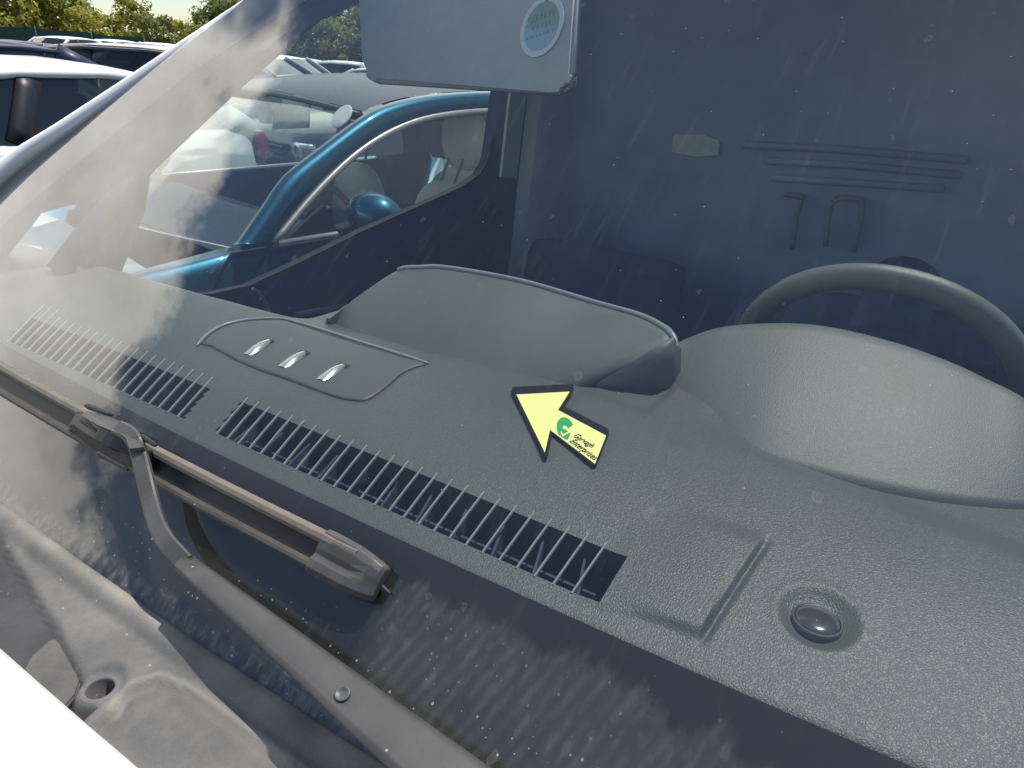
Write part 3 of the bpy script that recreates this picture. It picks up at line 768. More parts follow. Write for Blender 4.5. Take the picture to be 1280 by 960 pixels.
# passenger door: inner panel, glass, divider, mirror sail, grab handle; B pillar; belt
XD = -.88
door = None
belt = [pX(*p, XD) for p in ((200, 372), (262, 368), (309, 358), (380, 325), (450, 290), (540, 250), (575, 234), (597, 219), (606, 205), (612, 185))]
bm = bmesh.new()
poly = [V((XD, .30, 1.10))] + belt + [V((XD, 1.772, 1.42)), V((XD, 1.79, .55)), V((XD, .30, .55))]
add_prism(bm, poly, (-1, 0, 0), .022)
door = bm_obj('passenger_door', bm, M['inner'], van)
bm = bmesh.new(); add_tube(bm, [p + V((.006, 0, .0)) for p in belt], .0045, 8); bm_obj('window_seal', bm, M['black'], door, True)
bm = bmesh.new()
top_edge = [(-.90, .47, 1.30), (-.885, .60, 1.42), (-.87, .80, 1.56), (-.85, 1.0, 1.69), (-.84, 1.2, 1.76), (-.84, 1.5, 1.80), (-.85, 1.76, 1.80)]
sill = [V((-.90, .47, 1.10)), V((-.90, .60, 1.10)), V((-.90, .8, 1.14)), V((-.90, 1.0, 1.17)), V((-.90, 1.2, 1.2)), V((-.90, 1.5, 1.24)), V((-.90, 1.76, 1.30))]
add_loft(bm, [[a.lerp(V(b), k / 4) for k in range(5)] for a, b in zip(sill, top_edge)])
bm_obj('door_window', bm, M['side_glass'], door, True)
bm = bmesh.new(); add_tube(bm, [(-.885, .42, 1.27)] + [V(p) + V((.02, 0, .02)) for p in top_edge], .026, 8, flat=.7)
bm_obj('window_frame', bm, M['inner'], door, True)
bm = bmesh.new()
sp_ = [pX(*p, -.89) for p in ((111, 258), (150, 232), (188, 222), (182, 262), (164, 310), (147, 352), (104, 352))]
add_prism(bm, sp_, (-1, 0, 0), .03); bm_obj('mirror_sail', bm, M['cowl_dark'], door)
bm = bmesh.new(); add_tube(bm, catmull([pX(*p, -.84) for p in ((316, 361), (323, 366), (331, 377), (335, 388), (336, 400))], 4), .0045, 8)
bm_obj('door_pull', bm, M['trim'], door, True)
bm = bmesh.new(); add_tube(bm, [pX(*p, -.82) for p in ((368, 393), (395, 389), (436, 381))], [.006, .008, .006], 8)
bm_obj('arm_rest', bm, M['trim'], door, True)
# end cheek of the dash by the door
for s in (-1, 1):
    bm = bmesh.new()
    add_loft(bm, [[V((s * x, y, z)) for x, y in ((.93, 1.77), (.84 - .0 * k, 1.775), (.835, 1.84), (.85, 1.92), (.93, 1.92))] for k, z in enumerate((.5, 1.0, 1.3))] + [[V((s * x, y, 1.93)) for x, y in ((.86, 1.80), (.78, 1.80), (.775, 1.86), (.79, 1.94), (.86, 1.94))]], True, True)
    bm_obj('door_pillar', bm, M['inner'], van)
bm = bmesh.new()
tr1 = [pX(*p, -.80) for p in ((647, 110), (641, 160), (634, 222))]
add_profile(bm, tr1, [(-.03, 0), (.03, 0), (.028, .01), (-.028, .01)], (1, -.5, 0))
bm_obj('pillar_cover', bm, M['trim'], van)
bm = bmesh.new()
bl = catmull([pX(*p, -.79) for p in ((672, 90), (667, 130), (660, 190), (653, 250), (647, 310), (641, 350), (634, 420))], 4)
add_profile(bm, bl, [(-.021, 0), (.021, 0), (.021, .003), (-.021, .003)], (.6, -.8, 0))
bm_obj('seat_belt', bm, M['visor'], van)

# bulkhead with pressed ribs and slots, floor, headlining, driver's door, seats
BY = 1.98
bm = bmesh.new()
add_box(bm, (0, BY + .02, 1.2), (1.78, .03, 1.5))
bulk = bm_obj('bulkhead', bm, M['bulk'], van)
def at_b(x, y, off=.0): return pY(x, y, BY - off)
bm = bmesh.new()
for pts in (((930, 181), (1040, 186), (1210, 200)), ((960, 201), (1060, 206), (1200, 219)), ((965, 222), (1060, 228), (1180, 236))):
    add_tube(bm, [at_b(*p) for p in pts], .013, 8, flat=.8)
bm_obj('pressed_rib', bm, M['bulk'], bulk, True)
for loop in (((990, 312), (996, 270), (1001, 250), (1003, 246), (980, 243)), ((1032, 308), (1036, 268), (1043, 250), (1072, 249), (1078, 256), (1074, 285), (1066, 315))):
    bm = bmesh.new(); add_tube(bm, catmull([at_b(*p, .03) for p in loop], 4), .008, 8)
    bm_obj('tie_down_loop', bm, M['rib'], bulk, True)
bm = bmesh.new(); add_prism(bm, [at_b(*p) for p in ((842, 168), (880, 168), (900, 176), (898, 194), (870, 196), (840, 190))], (0, -1, 0), .004)
bm_obj('inspection_plate', bm, plain('pale_plate', (.42, .44, .42), .6), bulk)
bm = bmesh.new(); add_box(bm, (0, 1.0, .5), (1.8, 2.0, .05)); bm_obj('cab_floor', bm, M['inner'], van)
bm = bmesh.new(); add_loft(bm, [[V((x, y, z)) for x in (-.77, 0, .77)] for y, z in ((1.14, 1.965), (1.35, 1.975), (2.0, 1.98))]); bm_obj('headlining', bm, M['bulk'], van)
bm = bmesh.new(); add_box(bm, (.91, 1.05, .85), (.06, 1.5, .7), bev=.01); ddoor = bm_obj('driver_door', bm, M['inner'], van)
bm = bmesh.new(); add_loft(bm, [[V((-p.x, p.y, p.z)) for p in [a.lerp(V(b), k / 4) for k in range(5)]] for a, b in zip(sill, top_edge)]); bm_obj('driver_window', bm, M['side_glass'], ddoor, True)
for sxx in (.40, -.42):
    bm = bmesh.new()
    add_box(bm, (sxx, 1.38, .86), (.50, .52, .14), bev=.05)
    add_box(bm, (sxx, 1.66, .98), (.48, .13, .36), Matrix.Rotation(rad(-10), 3, 'X'), bev=.05)
    bm_obj('seat', bm, M['seatm'], van, True)

# ------------------------------------------------------------------ wiper
ar = pZ
arm_rows = []
L_ = [pZ(217, 709, 1.198), pZ(340, 821, 1.193), pZ(457, 932, 1.188)]
R_ = [pZ(236, 690, 1.198), pZ(360, 778, 1.195), pZ(480, 864, 1.190)]
L_.append(L_[2] + (L_[2] - L_[1]) * 1.0); R_.append(R_[2] + (R_[2] - R_[1]) * 1.15)
L_.append(L_[3] + (L_[2] - L_[1]) * .8 + V((0, 0, -.012))); R_.append(R_[3] + (R_[2] - R_[1]) * 1.0 + V((0, 0, -.012)))
bm = bmesh.new(); rows = []
for l, r in zip(catmull(L_, 4), catmull(R_, 4)):
    s = (r - l); up_ = V((0, -.35, .94)).normalized()
    rows.append([l - up_ * .011, l - up_ * .002, l + s * .07 + up_ * .0012, l + s * .16 + up_ * .002, l + s * .5 + up_ * .0026, l + s * .84 + up_ * .002, l + s * .93 + up_ * .0012, r - up_ * .002, r - up_ * .011, l + s * .5 - up_ * .009])
add_loft(bm, rows, True, True)
armo = bm_obj('wiper_arm', bm, M['arm'], van, True)
for f_ in armo.data.polygons: f_.use_smooth = f_.area < 1
bm = bmesh.new(); rc = pZ(428.5, 868.5, 1.1935)
add_lathe(bm, [(.0062, 0), (.0062, .002), (.0048, .0022), (.0042, .0012), (.001, .0012)], rc, Matrix.Rotation(rad(18), 3, 'X'), 20)
bm_obj('pivot_pin', bm, M['steel'], armo, True)
bm = bmesh.new()
pth = [pZ(231, 703, 1.196), pZ(222, 693, 1.199), pZ(207, 676, 1.204), pZ(196, 655, 1.209), pZ(187, 625, 1.217), pZ(180, 595, 1.230), pZ(173, 567, 1.241), pZ(168, 552, 1.250), pZ(160, 541, 1.254), pZ(146, 534, 1.255)]
pth = catmull(pth, 4)
add_profile(bm, pth, [(-.0085, -.004), (-.0085, .0012), (-.0065, .0024), (.0065, .0024), (.0085, .0012), (.0085, -.004)], V((0, -.5, .86)))
bm_obj('arm_rod', bm, M['arm'], armo)
# hook plate that grips the blade
bm = bmesh.new()
hk = [pZ(*p, z) for p, z in (((103, 521), 1.254), ((109, 515), 1.255), ((130, 520), 1.256), ((142, 524), 1.256), ((158, 530), 1.256), ((169, 537), 1.255), ((176, 548), 1.252), ((180, 560), 1.249), ((163, 562), 1.249), ((158, 548), 1.252), ((150, 543), 1.253), ((125, 533), 1.254))]
add_prism(bm, [p - V((0, -.5, .86)) * .004 for p in hk], V((0, -.5, .86)).normalized(), .0058)
bm_obj('hook_plate', bm, M['arm'], armo)
# blade: tan upper rail and darker lower rail either side of a dark channel, squeegee below
xa, xb = -.72, .068
def bladeP(x, zc, h): return G(x, zc, h)
def rail(z0, z1, h0, h1, m, name):
    bm = bmesh.new(); rows = []
    for k in range(41):
        x = lerp(xa, xb - .03, k / 40)
        a, b = z0, z1
        rows.append([G(x, a, h0), G(x, a, h1 * .85), G(x, lerp(a, b, .25), h1), G(x, lerp(a, b, .6), h1 * 1.02), G(x, b, h1 * .8), G(x, b, h0)])
    add_loft(bm, rows, True, True); return bm_obj(name, bm, m, armo, False)
rail(1.2165, 1.2245, .012, .023, M['rail'], 'upper_rail')
rail(1.2000, 1.2062, .012, .019, M['rail_low'], 'lower_rail')
bm = bmesh.new(); rows = []
for k in range(41):
    x = lerp(xa, xb - .01, k / 40)
    rows.append([G(x, 1.2005, .013), G(x, 1.224, .013), G(x, 1.222, .009), G(x, 1.214, .008), G(x, 1.212, .0006), G(x, 1.210, .0006), G(x, 1.209, .008), G(x, 1.200, .009)])
add_loft(bm, rows, True, True); bm_obj('wiper_blade', bm, M['rubber'], armo)
bm = bmesh.new(); rows = []
for x, zl, zh, h, hb in ((-.008, 1.1990, 1.2250, .0195, .008), (-.005, 1.1980, 1.2262, .0225, .006), (.012, 1.1978, 1.2262, .0235, .005), (.036, 1.1978, 1.2255, .0235, .004), (.056, 1.1988, 1.2235, .021, .003), (.0655, 1.2000, 1.2220, .018, .003), (.0685, 1.2010, 1.2205, .014, .004)):
    row = []
    for t, k in ((0, .15), (0, .62), (.12, .86), (.30, .88), (.42, .62 if x < .045 else .92), (.55, .80 if x < .045 else 1.), (.75, 1.), (.92, .9), (1, .6), (1, .15)):
        row.append(G(x, lerp(zl, zh, t), lerp(hb, h, k)))
    rows.append(row)
add_loft(bm, rows, True, True); cap_ = bm_obj('end_cap', bm, M['cap'], armo, False)
md = cap_.modifiers.new('edges', 'BEVEL'); md.width = .0009; md.segments = 2; md.limit_method = 'ANGLE'; md.angle_limit = rad(18)
bm = bmesh.new()
add_tube(bm, [G(.0685, 1.210, .006), G(.077, 1.209, .003)], [.003, .0012], 6)
bm_obj('rubber_end', bm, M['rubber'], armo)
# connector between arm and blade
bm = bmesh.new(); rows = []
for k in range(13):
    x = lerp(-.415, -.262, k / 12); w = .55 + .45 * math.sin(math.pi * k / 12)
    zc = 1.213; dz = .012 * w
    rows.append([G(x, zc - dz, .008), G(x, zc - dz, .022), G(x, zc - dz * .4, .031 * w + .006), G(x, zc + dz * .5, .033 * w + .006), G(x, zc + dz, .024), G(x, zc + dz, .008)])
add_loft(bm, rows, True, True); conn = bm_obj('blade_connector', bm, M['black'], armo, False)
bm = bmesh.new()
for (x1, y1, x2, y2) in ((107, 506.5, 141, 519), (101, 524, 124, 541), (176, 545, 195, 557), (122, 566, 160, 587)):
    a, b = pG(x1, y1, .036), pG(x2, y2, .036); add_tube(bm, [a, a.lerp(b, .08), a.lerp(b, .92), b], [.0018, .0032, .0026, .0014], 8)
bm_obj('connector_clip', bm, M['black'], armo)

# ------------------------------------------------------------------ overlay arrow, added as a board lying on the dash
arrow = thing('arrow_marker', 'pale yellow overlay arrow with black outline, added as a board on the dashboard, pointing up left', 'arrow marker')
outer_ = [(640, 485.6), (715.6, 482), (717.5, 488), (704, 509), (760, 538), (761, 544), (745, 584), (741, 584), (690, 543), (684, 574), (680, 574), (640, 492.5)]
inner_ = [(645.6, 493.7), (712, 490), (697.5, 513), (757.5, 545), (743.7, 580.3), (687.5, 537.7), (681, 566)]
an = V((0, -.06, 1)).normalized()
_a0 = dsurf(690, 530)
def onA(x, y, h):
    d = sight(x, y); t = (_a0 + an * (h + .0012) - CAM).dot(an) / d.dot(an); return CAM + d * t
bm = bmesh.new(); add_prism(bm, [onA(*p, .001) for p in outer_], an, .0022); bm_obj('arrow_outline', bm, M['ink'], arrow)
bm = bmesh.new(); add_prism(bm, [onA(*p, .0031) for p in inner_], an, .0006); bm_obj('arrow_face', bm, M['yellow'], arrow)
logo = [(705, 521.5), (711, 523.5), (714, 527), (716.3, 531), (710, 536), (709, 533.5), (705.5, 531.5), (703.5, 533), (703.5, 536), (707.5, 537), (711, 541), (713, 541.5), (711.5, 546), (709, 550), (704, 547.5), (698, 543), (696, 537), (696, 530), (698, 525.5), (701, 522.5)]
bm = bmesh.new(); add_prism(bm, [onA(*p, .0038) for p in logo], an, .0003); bm_obj('arrow_logo', bm, M['green'], arrow)
bm = bmesh.new()
add_prism(bm, [onA(*p, .0042) for p in ((700.5, 540), (702, 539.5), (703.6, 543), (711, 539.6), (711.6, 541), (703, 546))], an, .0002); bm_obj('logo_tick', bm, M['yellow'], arrow)
def text_on(word, x0, y0, x1, y1, par):
    a, b = onA(x0, y0, .0043), onA(x1, y1, .0043)
    cu = bpy.data.curves.new('arrow_lettering', 'FONT'); cu.body = word; cu.size = 1; cu.extrude = .004
    o = bpy.data.objects.new('arrow_lettering', cu); COL.objects.link(o); cu.materials.append(M['ink'])
    bpy.context.view_layer.update()
    w = o.dimensions.x; s = (b - a).length / w
    X = (b - a).normalized(); Z = an; Y = Z.cross(X).normalized(); X = Y.cross(Z).normalized()
    k = s * 1.4
    me2 = bpy.data.meshes.new_from_object(o.evaluated_get(bpy.context.evaluated_depsgraph_get()))
    Mx = Matrix(((X.x * s, Y.x * k, Z.x * s, a.x), (X.y * s, Y.y * k, Z.y * s, a.y), (X.z * s, Y.z * k, Z.z * s, a.z), (0, 0, 0, 1)))
    me2.transform(Mx); bpy.data.objects.remove(o)
    q = bpy.data.objects.new('arrow_lettering', me2); COL.objects.link(q); q.parent = par
text_on('Garvagh', 715.8, 544.8, 738, 559.3, arrow)
text_on('Enterprises', 711, 551.5, 741.5, 574.5, arrow)

# ------------------------------------------------------------------ the blue-green hatchback parked beside the van
XC = -2.56
hb = thing('parked_hatchback', 'teal blue small hatchback with ivory seats parked right beside the van', 'car')
def mir(p): return V((2 * XC - p[0], p[1], p[2]))
st = [(.40, .50, .62, .30), (.48, .62, .73, .26), (.62, .70, .80, .24), (.85, .775, .865, .22), (1.15, .81, .925, .20), (1.42, .825, .955, .20), (1.9, .83, .962, .20), (2.6, .83, .962, .20), (3.1, .83, .975, .20), (3.6, .81, .99, .20), (3.9, .76, .985, .22), (4.02, .66, .90, .26), (4.06, .56, .75, .30)]
bm = bmesh.new(); rows = []
for y, w, zt, zb in st:
    half = [(w * .88, zb), (w * .97, zb + .10), (w * 1.015, zb + .28), (w * 1.012, lerp(zb, zt, .72)), (w * .995, zt - .045), (w * .965, zt - .008), (w * .91, zt + .012)]
    top = [(w * .6, zt + .035), (0, zt + .05)] if (y < 1.4 or y > 3.85) else [(w * .88, .42), (0, .38)]
    h = half + top
    rows.append([V((XC + a, y, b)) for a, b in h] + [V((XC - a, y, b)) for a, b in reversed(h[:-1])])
add_loft(bm, rows, False, True)
hbody = bm_obj('body', bm, M['teal'], hb, True)
HROT, HPIV = rad(-9), V((-1.745, 1.43, 0))                 # it stands slightly askew
RH = Matrix.Rotation(HROT, 3, 'Z'); RHi = RH.inverted()
def toL(p): return RHi @ (V(p) - HPIV) + HPIV
hb.matrix_world = Matrix.Translation(HPIV) @ RH.to_4x4() @ Matrix.Translation(-HPIV)
def hx(x, y, X0=-1.74, k=.32, Zb=.95):
    d = RHi @ sight(x, y); c = toL(CAM); t = (X0 - k * (c.z - Zb) - c.x) / (d.x + k * d.z); return c + d * t
win = [tuple(hx(*p)) for p in ((340, 303), (395, 238), (446, 190), (498, 159), (549, 144), (615, 138))]
outr = [tuple(hx(*p)) for p in ((285, 309), (297, 300), (353, 221), (391, 190), (446, 149), (480, 131), (532, 119), (600, 114))]
_y = outr[-1][1]; _z = outr[-1][2]
outr += [(-1.91, _y + .3, _z - .005), (-1.91, _y + .55, _z - .04), (-1.87, _y + .8, 1.25), (-1.80, _y + .95, .97)]
_w = win[-1][1]
winr = win + [(-1.876, _w + .25, 1.372), (-1.87, _w + .45, 1.33), (-1.83, _w + .62, 1.18), (-1.76, _w + .72, .98)]
for side in (0, 1):
    fl = (lambda p: V(p)) if side == 0 else mir
    prs = [((290, 306), (334, 309)), ((297, 300), (340, 303)), ((325, 260), (362, 276)), ((353, 221), (385, 249)), ((391, 190), (418, 215)), ((446, 149), (466, 177)), ((480, 131), (505, 156)), ((532, 119), (552, 143.5)), ((600, 114), (615, 138))]
    A = [hx(*b) for a, b in prs] + [V(p) for p in winr[-4:]]; B = [hx(*a) for a, b in prs] + [V(p) for p in outr[-4:]]
    rows = []
    for a, b in zip(catmull(A, 6), catmull(B, 6)):
        o = V((.034, -.012, .016)); mid = (a + b) / 2
        rows.append([a + V((.002, 0, -.012)), a + V((.008, 0, 0)), a.lerp(b, .25) + o * .8, mid + o, a.lerp(b, .75) + o * .75, b, b + V((-.03, .02, -.012))])
    rows = [[fl(p) for p in r] for r in rows]
    bm = bmesh.new(); add_loft(bm, rows); bm_obj('roof_rail', bm, M['teal'], hb, True)
    bm = bmesh.new(); ch = [fl(V(p) + V((.012, 0, 0))) for p in catmull(win + [(-1.876, _w + .15, 1.372)], 5)]
    add_tube(bm, ch, .0145, 8); add_tube(bm, [fl(V(p)) for p in ((-1.728, 1.60, .972), (-1.728, 2.2, .970), (-1.728, 3.4, .972))], .013, 8)
    bm_obj('window_trim', bm, M['chrome_warm'], hb, True)
    bm = bmesh.new(); tp_ = catmull(win, 4) + [V((-1.876, _w + .15, 1.372))]
    add_loft(bm, [[V((-1.742, p.y, .965)).lerp(p, k / 3) + V((-.01, 0, 0)) for k in range(4)] for p in tp_] if side == 0 else [[mir(V((-1.742, p.y, .965)).lerp(p, k / 3) + V((-.01, 0, 0))) for k in range(4)] for p in tp_])
    bm_obj('door_window', bm, M['car_glass'], hb, True)
    bm = bmesh.new(); add_prism(bm, [fl(p) for p in ((-1.735, 1.62, .972), (-1.765, 1.84, 1.085), (-1.742, 1.875, .972))], (-1 if side == 0 else 1, 0, 0), .02)
    bm_obj('mirror_sail', bm, M['black'], hb)
    bm = bmesh.new()
    add_loft(bm, [[fl((x, y + .0, z)) for y in (_w + .12, _w + .30)] for x, z in ((-1.735, .96), (-1.80, 1.15), (-1.875, 1.40))]); bm_obj('door_post', bm, M['black'], hb)
    # mirror
    c = fl(hx(468, 268, -1.60, 0)); sg = 1 if side == 0 else -1
    bm = bmesh.new(); bmesh.ops.create_uvsphere(bm, u_segments=20, v_segments=14, radius=1)
    for v in bm.verts:
        q = v.co; f_ = 1 - .25 * max(0, q.y); v.co = V((c.x + q.x * .125, c.y + q.y * .10, c.z + q.z * .088 * f_))
    mi = []
    bmesh.ops.recalc_face_normals(bm, faces=bm.faces)
    for f_ in bm.faces: f_.material_index = 1 if f_.calc_center_median().z < c.z - .03 else 0
    bm_obj('door_mirror', bm, [M['teal'], M['black']], hb, True, False)
    bm = bmesh.new(); add_tube(bm, [c + V((-.05 * sg, 0, -.06)), fl((-1.745, c.y - .06, .975))], [.03, .04], 8, flat=.6); bm_obj('mirror_arm', bm, M['black'], hb, True)
    # shut lines and wheels
    bm = bmesh.new()
    sh = [fl(p) for p in ((-1.752, 1.42, .955), (-1.728, 1.35, .90), (-1.722, 1.30, .80), (-1.72, 1.31, .55))]
    add_tube(bm, sh, .004, 6); bm_obj('shut_line', bm, M['black'], hb)
    bm = bmesh.new(); add_tube(bm, [fl(p) for p in ((-1.726, 1.83, .955), (-1.716, 1.82, .80), (-1.712, 1.82, .5))], .0035, 6); bm_obj('shut_line', bm, M['black'], hb)
    for yy in (1.0, 3.35):
        bm = bmesh.new(); add_lathe(bm, [(.17, -.09), (.28, -.09), (.30, -.06), (.30, .06), (.28, .09), (.19, .09), (.18, .06), (.02, .06)], fl((-1.80, yy, .30)), Matrix.Rotation(rad(90), 3, 'Y'), 24)
        bm_obj('wheel', bm, M['tyre'], hb, True)
    bm = bmesh.new(); bmesh.ops.create_uvsphere(bm, u_segments=14, v_segments=10, radius=.10)
    for v in bm.verts: v.co = V((v.co.x, v.co.y * .6, v.co.z)) + fl((-2.02, .56, .68))
    bm_obj('headlight', bm, M['lamp'], hb, True)
    bm = bmesh.new(); add_box(bm, fl((-1.93, 3.99, .85)), (.10, .06, .2), bev=.02); bm_obj('tail_light', bm, M['tail'], hb)
Bc = catmull(outr, 5)
tops = [p for p in Bc if 2.15 < p.y and p.z > 1.35]
def across(p, crown):
    q = mir(p); return [p.lerp(q, k / 12) + V((-.03 * (1 - k / 6) if False else 0, -.16 * math.sin(math.pi * k / 12) * (1 if crown < .03 else .4), crown * math.sin(math.pi * k / 12))) for k in range(13)]
bm = bmesh.new(); add_loft(bm, [across(p + V((-.03, 0, 0)), .045) for p in tops]); bm_obj('roof', bm, M['navy'], hb, True)
ws = [p for p in Bc if p.y <= tops[0].y + .02 and p.y > 1.40]
bm = bmesh.new(); add_loft(bm, [across(p + V((-.025, .012, -.008)), .012) for p in ws]); bm_obj('windscreen', bm, M['car_glass'], hb, True)
fr = [p for p in across(tops[0] + V((-.03, 0, .0)), .045)]
bm = bmesh.new(); add_tube(bm, [p + V((0, -.02, -.012)) for p in fr], .02, 8, flat=.6); bm_obj('windscreen_frame', bm, M['black'], hb, True)
rws = [p for p in Bc if p.y > 3.58]
bm = bmesh.new(); add_loft(bm, [[p.lerp(mir(p), k / 8) for k in range(9)] for p in rws]); bm_obj('tailgate', bm, M['teal'], hb, True)
def blob(name, c, s, m, par, rot=0, seg=18):
    bm = bmesh.new(); bmesh.ops.create_uvsphere(bm, u_segments=seg, v_segments=seg * 2 // 3, radius=1)
    for v in bm.verts:
        q = v.co; k = lambda a: math.copysign(abs(a) ** .8, a)
        v.co = V(c) + V((k(q.x) * s[0], k(q.y) * s[1], k(q.z) * s[2]))
    return bm_obj(name, bm, m, par, True)
for xx, hp, sp_, hz in ((-2.12, (580, 172), (555, 226), 0), (-2.98, (455, 168), (447, 202), 0)):
    h_ = hx(*hp, xx, 0); t_ = hx(*sp_, xx, 0)
    st_ = blob('seat_back', (xx, t_.y, t_.z - .36), (.225, .10, .36), M['ivory'], hb)
    bm = bmesh.new()
    for k in (-.05, .05): add_tube(bm, [(xx + k, t_.y, t_.z - .06), (xx + k, h_.y, h_.z)], .008, 6)
    add_box(bm, (xx, t_.y, t_.z - .05), (.12, .03, .02))
    bm_obj('headrest_post', bm, M['steel'], st_)
    if xx > -2.5: blob('headrest', h_, (.14, .07, .165), M['ivory'], st_)
    blob('seat_cushion', (xx, t_.y - .35, .48), (.24, .26, .10), M['ivory'], hb)
for sg in (-1, 1):
    bm = bmesh.new(); add_box(bm, (XC + sg * .735, 2.45, .72), (.05, 1.9, .53), bev=.01); bm_obj('door_lining', bm, M['inner'], hb)
blob('rear_seat', (-2.56, 3.72, .72), (.62, .10, .27), M['ivory'], hb)
bm = bmesh.new(); rows = [[V((XC + t * .74, y, z)) for t in (-1, -.5, 0, .5, 1)] for y, z in ((1.45, .93), (1.75, .965), (1.95, .955), (2.02, .85), (2.0, .6))]
add_loft(bm, rows); bm_obj('dashboard', bm, M['inner'], hb, True)
bm = bmesh.new(); wcn = V((-2.14, 2.16, .93)); add_tube(bm, [wcn + V((.18 * math.cos(a), -.07 * math.sin(a), .165 * math.sin(a))) for a in [2 * math.pi * k / 24 for k in range(25)]], .015, 8, False)
bm_obj('steering_wheel', bm, M['black'], hb, True)
ct = pY(333, 147, 2.25)
bm = bmesh.new(); add_box(bm, toL(pY(332, 147, 2.33)), (.07, .04, .055), bev=.012); bm_obj('rear_view_mirror', bm, M['ivory'], hb, True)
# sunshade half and the white oval disc on its windscreen
bm = bmesh.new()
dc = toL(pY(428, 146, 2.12)); add_lathe(bm, [(.001, 0), (.052, .001), (.056, .003), (.052, .006), (.001, .007)], dc, Matrix.Rotation(rad(52), 3, 'X'), 24); bm_obj('windscreen_disc', bm, M['plate'], hb)
bm = bmesh.new(); add_prism(bm, [toL(pY(*p, 2.36)) for p in ((342, 136), (386, 131), (384, 160), (340, 162))], (0, 1, 0), .012); bm_obj('sun_visor', bm, M['silver'], hb)

